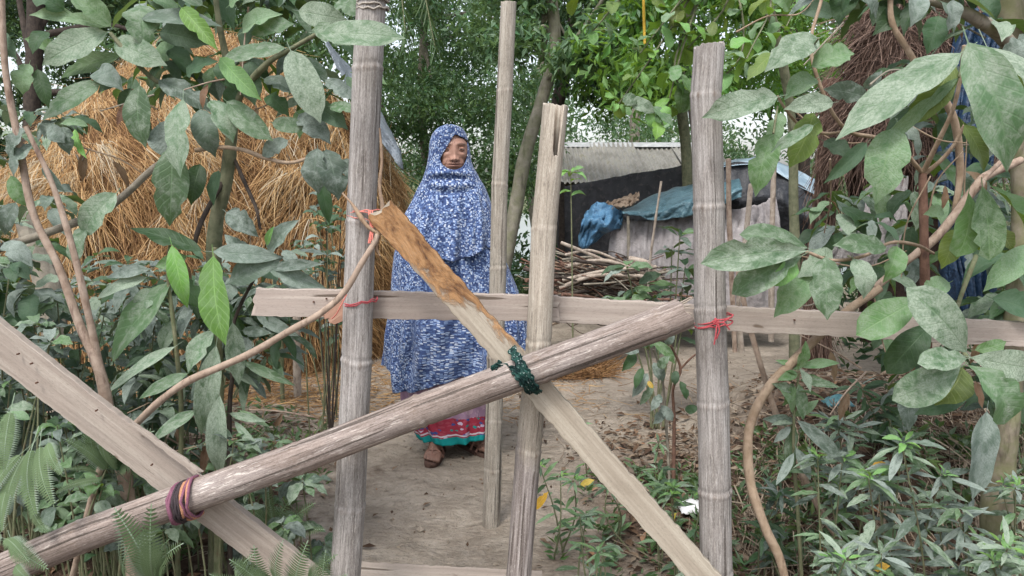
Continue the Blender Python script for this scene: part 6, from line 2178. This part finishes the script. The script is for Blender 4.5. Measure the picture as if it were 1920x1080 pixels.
pl(T, [(1497, 692, 1512, 640, 24, 'm'), (1500, 690, 1455, 675, 16, 'm'), (1502, 688, 1575, 680, 20, 'm'), (1500, 692, 1520, 735, 18, 'd'), (1495, 700, 1460, 712, 20, 'm'), (1500, 712, 1575, 726, 18, 'd'), (1498, 720, 1506, 788, 24, 'd'),
       (1492, 730, 1450, 720, 20, 'd'), (1490, 790, 1430, 785, 22, 'b'), (1488, 795, 1478, 895, 26, 'd'), (1495, 788, 1586, 872, 28, 'b'), (1490, 780, 1535, 750, 20, 'm'), (1485, 775, 1462, 730, 22, 'm'), (1482, 800, 1450, 830, 18, 'b'),
       (1492, 840, 1520, 900, 20, 'b'), (1488, 850, 1455, 910, 18, 'b'), (1488, 720, 1470, 762, 20, 'm')], 1.84, 'lance')


def lance_plant(label, x, y, d, n=14, L=0.085, sc=1.0, kinds='ddbm', asp=.21, stems=3, spread=40, group='narrow leaved plants on the right bank', fresh=True, name='lance_leaf_plant'):
    T = Thing(name, label, 'plant', tuple(gbase(x, d)), group)
    for s in range(stems):
        tx, ty = x + random.uniform(-spread, spread), y + random.uniform(-spread * .6, spread * .6)
        td = d + random.uniform(-.12, .08)
        b = T.b + Vector((random.uniform(-.04, .04), random.uniform(-.04, .04), 0))
        tip = P(tx, ty, td)
        if tip.z < b.z + 0.05:
            tip.z = b.z + 0.05
        mid = b.lerp(tip, 0.5) + Vector((random.gauss(0, .02), random.gauss(0, .02), 0))
        sprig(T, [b, mid, tip], n, L, asp, kinds, 'lance', r=0.0035, tipw=7, start=0.3, droop=0.45)
        if fresh:
            whorl(T, tip + Vector((0, -.01, .008)), 4, L * .4, .3, 'g', 'lance', droop=-0.1)


LP = [('dusty narrow leaved plant with yellow green tip at the foot of the vine', 1560, 880, 1.85, 12, .085), ('large spreading clump of narrow dusty leaves centred on the right bank', 1700, 870, 1.75, 16, .10),
      ('narrow leaved clump directly left of the mossy trunk', 1790, 960, 1.75, 14, .09), ('low narrow leaved plant at the bottom edge right of the leaning stick', 1640, 1040, 1.62, 14, .08),
      ('narrow leaved plant at the bottom right corner', 1880, 1040, 1.62, 16, .08), ('fresh green tipped plant at the bottom below the yellow leaf', 1555, 1050, 1.6, 12, .075),
      ('small bright leaved plant under the mossy trunk at the right edge', 1910, 920, 1.8, 12, .07), ('dark narrow leaved plant in the shade behind the big clump', 1640, 740, 2.4, 14, .11),
      ('thin leaved plant behind the leaning stick on the bank', 1590, 790, 2.2, 12, .10), ('narrow leaved plant beside the right bamboo post foot', 1290, 930, 2.0, 12, .075),
      ('small grey green plant at the foot of the short middle post', 1045, 880, 2.35, 12, .075), ('low plant between middle post and pale brace', 1090, 970, 2.0, 12, .07),
      ('little plant near the lower edge left of the pale brace', 1140, 1030, 1.85, 12, .065), ('tiny upright seedling standing alone on the path', 1085, 800, 2.9, 5, .07),
      ('pale seedling beside the leafy sapling foot', 1235, 830, 2.8, 6, .06), ('narrow leaved plant just right of the brace middle', 1165, 900, 2.4, 8, .07),
      ('dusty plant crowding the white litter', 1250, 900, 2.25, 10, .075), ('dim narrow leaved plant low behind the curving vine', 1450, 930, 2.1, 12, .08)]
for lab, x, y, d, n, L in LP:
    one = 'seedling' in lab
    if 1030 < x < 1320 and not one:
        n = max(4, n // 2)
    lance_plant(lab, x, y, d, n, L, stems=1 if one else (6 if 'large' in lab or 'bottom right' in lab else (3 if 1030 < x < 1320 else 4)), spread=8 if one else (75 if 'large' in lab or 'bottom right' in lab else 36), fresh=('bright' in lab or 'fresh' in lab or 'tip' in lab or random.random() < .4),
                kinds='kkb' if ('dark' in lab or 'dim' in lab) else ('mmdk' if x < 1300 else 'ddbbm'), name='seedling' if one else 'lance_leaf_plant')
# leafy sapling on the path at 1250
T = Thing('path_sapling', 'slim sapling with a few drooping dusty leaves standing just left of the right post', 'sapling', tuple(gbase(1262, 2.75)))
b = gbase(1262, 2.75)
stem(T, [b] + pq((1264, 790, 2.75), (1262, 730, 2.73), (1276, 692, 2.72), (1258, 648, 2.7)), [0.008, 0.006, 0.004], M_REDB, seg=8)
stem(T, pq((1276, 692, 2.72), (1295, 672, 2.7), (1318, 655, 2.68)), [0.004, 0.003], M_REDB)
stem(T, [b + Vector((-.01, 0, 0))] + pq((1248, 780, 2.78), (1240, 700, 2.76), (1225, 655, 2.75)), [0.006, 0.004], M_GREY)
pl(T, [(1195, 655, 1172, 662, 20, 'b'), (1190, 662, 1168, 695, 22, 'k'), (1205, 690, 1190, 728, 18, 'k'), (1225, 680, 1245, 715, 22, 'b'), (1215, 700, 1185, 745, 20, 'b'), (1225, 640, 1268, 680, 22, 'm'), (1268, 695, 1265, 722, 16, 'k'),
       (1275, 715, 1288, 750, 16, 'k'), (1240, 760, 1262, 790, 20, 'b'), (1245, 770, 1225, 795, 20, 'b'), (1200, 650, 1230, 630, 18, 'k'), (1250, 645, 1262, 615, 18, 'b'), (1225, 720, 1200, 760, 18, 'd'), (1285, 770, 1310, 762, 18, 'k'),
       (1235, 690, 1255, 668, 20, 'd'), (1238, 740, 1222, 770, 18, 'b'), (1190, 655, 1175, 640, 18, 'm')], 2.72)
# plants in front of the firewood and the lean-to
T = Thing('firewood_bush', 'dark green dusty bush growing up between firewood pile and right bamboo post', 'bush', tuple(gbase(1230, 3.6)))
for (x, y) in ((1175, 500), (1195, 540), (1260, 470), (1285, 500), (1275, 440), (1225, 560), (1290, 545), (1160, 560)):
    c = P(x, y, 3.6 + random.uniform(-.15, .15))
    sprig(T, [T.b + Vector((random.uniform(-.05, .05), 0, 0)), T.b.lerp(c, .5) + Vector((.02, 0, 0)), c], 3, 0.15, .34, 'kkbm', 'ovate', tipw=6, start=.6, r=.006)
T = Thing('roof_edge_sprig', 'small fresh green sprig beside the top of the middle bamboo post', 'sprig', tuple(gbase(1075, 4.6)))
sprig(T, [T.b, P(1072, 450, 4.6), P(1070, 320, 4.6)], 3, 0.12, .5, 'gk', 'ovate', tipw=6, start=.8, r=.006)
# haystack-side weeds
T = Thing('yard_weed', 'dark leafed weed climbing in front of the haystack beside the left post', 'weed', tuple(gbase(620, 3.4)))
for (x, y) in ((600, 420), (640, 400), (610, 350), (640, 480), (590, 500), (665, 450)):
    c = P(x, y, 3.4)
    sprig(T, [T.b, T.b.lerp(c, .6), c], 4, 0.09, .5, 'kkb', 'ovate', tipw=3, start=.5, r=.004, mat=M_DARKB)


# dry leaves and bare twiglets caught in the shrubs
for nm in ('broad_leaf_tree', 'dusty_sapling', 'long_leaf_shrub'):
    class _S:
        e = bpy.data.objects[nm]
        b = Vector(bpy.data.objects[nm].location)
        n = 0
    xr, yr, dr, n = {'broad_leaf_tree': ((1500, 1900), (20, 760), (1.75, 2.2), 14), 'dusty_sapling': ((120, 640), (20, 340), (1.95, 2.2), 9), 'long_leaf_shrub': ((200, 560), (440, 900), (1.9, 2.2), 10)}[nm]
    for i in range(n):
        c = P(random.uniform(*xr), random.uniform(*yr), random.uniform(*dr))
        d = Vector((random.gauss(0, .5), random.gauss(0, .3), -1)).normalized()
        l = random.uniform(.04, .09)
        put_leaf(_S, c, c + d * l, l * .3, 'r', 'lance')
        w = Vector((random.gauss(0, 1), random.gauss(0, .3), random.gauss(0.2, .8))).normalized() * random.uniform(.12, .3)
        stem(_S, [c - w * .5, c + Vector((random.gauss(0, .015), 0, random.gauss(0, .015))), c + w * .5], [.0028, .0015], random.choice([M_GREY, M_TWIG, M_VINE]), 'twig', seg=5, n=5)
pts = [((1700, 232), (1760, 262), (1812, 268)), ((1480, 200), (1560, 262), (1640, 268)), ((1745, 330), (1700, 420), (1690, 520)), ((1380, 60), (1440, 30), (1500, 25), (1540, -20)), ((1500, 480), (1620, 500), (1700, 470)), ((1640, 560), (1650, 620), (1660, 660))]
T = Thing('creeper', 'tangle of thin dry creeper stems strung through the big leaves at the right', 'creeper', tuple(P(1690, 400, 1.85)))
for p_ in pts:
    stem(T, [P(a, b, 1.84) for a, b in p_], [.002, .0015], M_VINE, 'stem', seg=5)

# ------------------------------------------------------------------ ground clutter
def scatter(name, lab, N, xr, yr, size, mat, zoff=0.006, flat=1.6, val=None, dens=None, dirs=None, asp=0.42):
    x = rng.uniform(*xr, N)
    y = rng.uniform(*yr, N)
    if dens is not None:
        k = rng.random(N) < dens(x, y)
        x, y = x[k], y[k]
    N = len(x)
    c = np.stack([x, y, H(x, y) + zoff + rng.random(N) * zoff], -1)
    if dirs is None:
        a = rng.uniform(0, 6.28, N)
        dirs = np.stack([np.cos(a), np.sin(a), np.full(N, 0.1)], -1) * 2.5
    o = cloud(name, c, rng.uniform(size[0], size[1], N), mat, up=flat, asp=asp, dirs=dirs, droop=0.0, base=(0, 2.5, 0))
    tag(o, lab, None, kind='stuff')
    return o


M_LIT = strand_material('leaf_litter', [(0.0, (0.05, 0.03, 0.02)), (0.4, (0.13, 0.08, 0.05)), (0.7, (0.20, 0.145, 0.10)), (0.92, (0.28, 0.23, 0.175)), (1.0, (0.27, 0.14, 0.075))], 0.9)
right = lambda x, y: sm(x, 0.15, 0.75) * (1 - sm(y, 3.1, 3.9)) + 0.02
leftd = lambda x, y: sm(-x, 0.7, 1.0) * (1 - sm(y, 3.2, 4.2)) + 0.01
scatter('leaf_litter', 'brown dead leaves covering the soil of the right bank', 16000, (0.0, 3.2), (1.4, 4.2), (.02, .07), M_LIT, dens=right)
scatter('leaf_litter', 'brown dead leaves covering the soil under the left bushes', 9000, (-3.4, -0.3), (1.4, 4.4), (.02, .06), M_LIT, dens=leftd)
# twigs and dry stalks
for nm, lab, N, xr, yr, dn, mat in (('dry_twigs', 'thin dry twigs and stalks littered over the right bank', 2600, (0.15, 3.0), (1.5, 4.0), right, M_STRAWG),
                                    ('dry_twigs', 'thin dry twigs and stalks littered below the left bushes', 1500, (-3.0, -0.3), (1.5, 4.2), leftd, M_STRAWG)):
    x = rng.uniform(*xr, N)
    y = rng.uniform(*yr, N)
    k = rng.random(N) < dn(x, y)
    x, y = x[k], y[k]
    N = len(x)
    root = np.stack([x, y, H(x, y) + .012], -1)
    a = rng.uniform(0, 6.28, N)
    d = np.stack([np.cos(a), np.sin(a), rng.uniform(-.05, .35, N)], -1)
    o = strands(nm, root, d, rng.uniform(.05, .28, N), rng.uniform(.0015, .0045, N), mat, droop=.2, base=(0, 2.5, 0))
    tag(o, lab, None, kind='stuff')
# hanging dead grass on the bank face
N = 2600
x = rng.uniform(0.75, 2.3, N)
y = rng.uniform(1.75, 2.9, N)
root = np.stack([x, y, H(x, y) + rng.uniform(.0, .08, N)], -1)
d = np.stack([rng.normal(0, .35, N), rng.uniform(-1, -.3, N), rng.uniform(-.7, .3, N)], -1)
tag(strands('dead_grass', root, d, rng.uniform(.06, .22, N), rng.uniform(.002, .006, N), M_STRAWG, droop=.5, base=(1.5, 2.3, 0)), 'grey brown dead grass hanging over the face of the right bank', None, kind='stuff')
# small crumbs and pebbles on the path
N = 1500
x = rng.uniform(-1.3, 1.6, N)
y = rng.uniform(1.7, 5.5, N)
c = np.stack([x, y, H(x, y)], -1)
o = cloud('path_crumbs', c, rng.uniform(.006, .02, N), M_LIT, up=1.2, asp=.8, base=(0, 3, 0), droop=0)
tag(o, 'small crumbs of soil and leaf scattered over the path', None, kind='stuff')
# clods and little stones pressed into the path
N = 1300
bx = rng.uniform(-1.4, 1.9, N)
by = 1.6 + 3.6 * rng.random(N) ** 1.3
sz = rng.uniform(.003, .011, N) * (1 + 1.2 * (rng.random(N) < .05))
octv = np.array([[1, 0, 0], [0, 1, 0], [-1, 0, 0], [0, -1, 0], [0, 0, .7], [0, 0, -.5]], float)
octf = np.array([[0, 1, 4], [1, 2, 4], [2, 3, 4], [3, 0, 4], [1, 0, 5], [2, 1, 5], [3, 2, 5], [0, 3, 5]])
V = octv[None] * sz[:, None, None] * rng.uniform(.6, 1.3, (N, 6, 1)) + np.stack([bx, by, H(bx, by) + sz * .2], -1)[:, None]
Fc = (octf[None] + np.arange(N)[:, None, None] * 6).reshape(-1, 3)
o = link('path_clods', mesh_from('path_clods', V.reshape(-1, 3), Fc, None, None, False, simple('clod', (0.16, 0.13, 0.10), (0.31, 0.265, 0.215), 60, .95, .5)))
tag(o, 'small clods and stones lying on the bare dirt path', None, kind='stuff')
# low green ground cover on both sides
M_GC = leaf_material('ground_cover', (0.06, 0.13, 0.045), (0.12, 0.18, 0.06), (0.21, 0.27, 0.19), 0.9, attr=True)
for lab, n, xr, yr, dn in (('small green weeds covering the ground around the middle post', 300, (0.12, 1.1), (1.75, 3.0), right), ('small green weeds covering the ground below the left bushes', 520, (-2.8, -0.7), (1.4, 3.6), leftd), ('small green weeds on the right bank among the narrow leaves', 360, (1.25, 2.8), (1.5, 2.6), right)):
    cs = np.stack([rng.uniform(*xr, n), rng.uniform(*yr, n)], -1)
    cs = cs[rng.random(n) < dn(cs[:, 0], cs[:, 1]) * 0.8]
    per = 14
    c = np.repeat(cs, per, 0)
    a = rng.uniform(0, 6.28, len(c))
    z = H(c[:, 0], c[:, 1])
    hgt = np.repeat(rng.uniform(.02, .10, len(cs)), per) * rng.random(len(c))
    dirs = np.stack([np.cos(a), np.sin(a), np.full(len(c), .55)], -1) * 1.8
    pts = np.stack([c[:, 0] + np.cos(a) * .008, c[:, 1] + np.sin(a) * .008, z + hgt], -1)
    tag(cloud('ground_weeds', pts, rng.uniform(.025, .06, len(c)), M_GC, asp=.33, dirs=dirs, droop=0, base=(cs[:, 0].mean(), cs[:, 1].mean(), 0)), lab, None, kind='stuff')
# rearward weeds and low foliage at the edges of the yard
n = 700
cs = np.concatenate([np.stack([rng.uniform(-4.5, -1.7, n), rng.uniform(4.5, 8.0, n), rng.uniform(0.0, 1.0, n)], -1), np.stack([rng.uniform(2.2, 5.5, n // 2), rng.uniform(3.0, 7.5, n // 2), rng.uniform(0, .9, n // 2)], -1),
                     np.stack([rng.uniform(-1.5, 1.5, n // 3), rng.uniform(7.0, 9.2, n // 3), rng.uniform(0, .45, n // 3)], -1)])
c = np.repeat(cs, 22, 0) + rng.normal(0, .10, (len(cs) * 22, 3))
c[:, 2] = np.maximum(c[:, 2], .02)
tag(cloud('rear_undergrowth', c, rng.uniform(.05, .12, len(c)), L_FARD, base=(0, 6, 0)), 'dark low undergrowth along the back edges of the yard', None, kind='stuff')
# yellow fallen leaves
for i, (x, y, tx, ty, w, d, lab) in enumerate(((1003, 955, 1028, 922, 13, 2.2, 'yellow fallen leaf against the short middle post foot'), (1088, 912, 1114, 899, 12, 2.55, 'yellow fallen leaf between middle post and brace'),
                                              (1636, 872, 1664, 870, 11, 1.72, 'yellow leaf lying on the large narrow leaved clump'), (1640, 1068, 1668, 1060, 16, 1.6, 'yellow leaf at the bottom edge right of the leaning stick'),
                                              (1256, 980, 1268, 962, 10, 2.1, 'small yellow leaf between brace and right post'), (1215, 715, 1225, 728, 8, 2.7, 'yellow leaf hanging on the slim sapling'))):
    class _T:
        b = Vector()
        e = None
        n = 0
    o = put_leaf(_T, P(x, y, d), P(tx, ty, d - .02), w * d / FPX * 1.2, 'y', 'ovate')
    o.name = 'fallen_leaf'
    tag(o, lab, 'leaf', 'yellow leaves')
# litter
o = None
g = G()
U, V = np.meshgrid(np.linspace(0, 1, 16), np.linspace(0, 1, 12))
c = P(1302, 852, 2.6)
c.z = hz(c.x, 2.6) + 0.03
X = np.stack([c.x + (U - .5) * .10, c.y + (V - .5) * .09, c.z + .03 * np.sin(U * 3.1) * np.sin(V * 3.1) + .012 * fbm(U * 5, V * 5, 3, 3)], -1)
g.grid(X)
o = g.build('plastic_scrap', simple('white_plastic', (0.5, 0.5, 0.5), (0.7, 0.7, 0.7), 40, .4, .3), base=tuple(c))
o.modifiers.new('t', 'SOLIDIFY').thickness = .002
tag(o, 'crumpled white plastic scrap lying beside the right bamboo post', 'litter')
c = P(1572, 742, 2.9)
c.z = hz(c.x, 2.9) + .04
g = G()
X = np.stack([c.x + (U - .5) * .11, c.y + (V - .5) * .08, c.z + .04 * np.sin(U * 3.1) * np.sin(V * 3.1) + .012 * fbm(U * 5, V * 5, 9, 3)], -1)
g.grid(X)
o = g.build('plastic_scrap', simple('teal_plastic', (0.07, 0.18, 0.20), (0.13, 0.28, 0.30), 40, .4, .3), base=tuple(c))
o.modifiers.new('t', 'SOLIDIFY').thickness = .002
tag(o, 'faded teal plastic scrap half buried in the dark bank', 'litter')
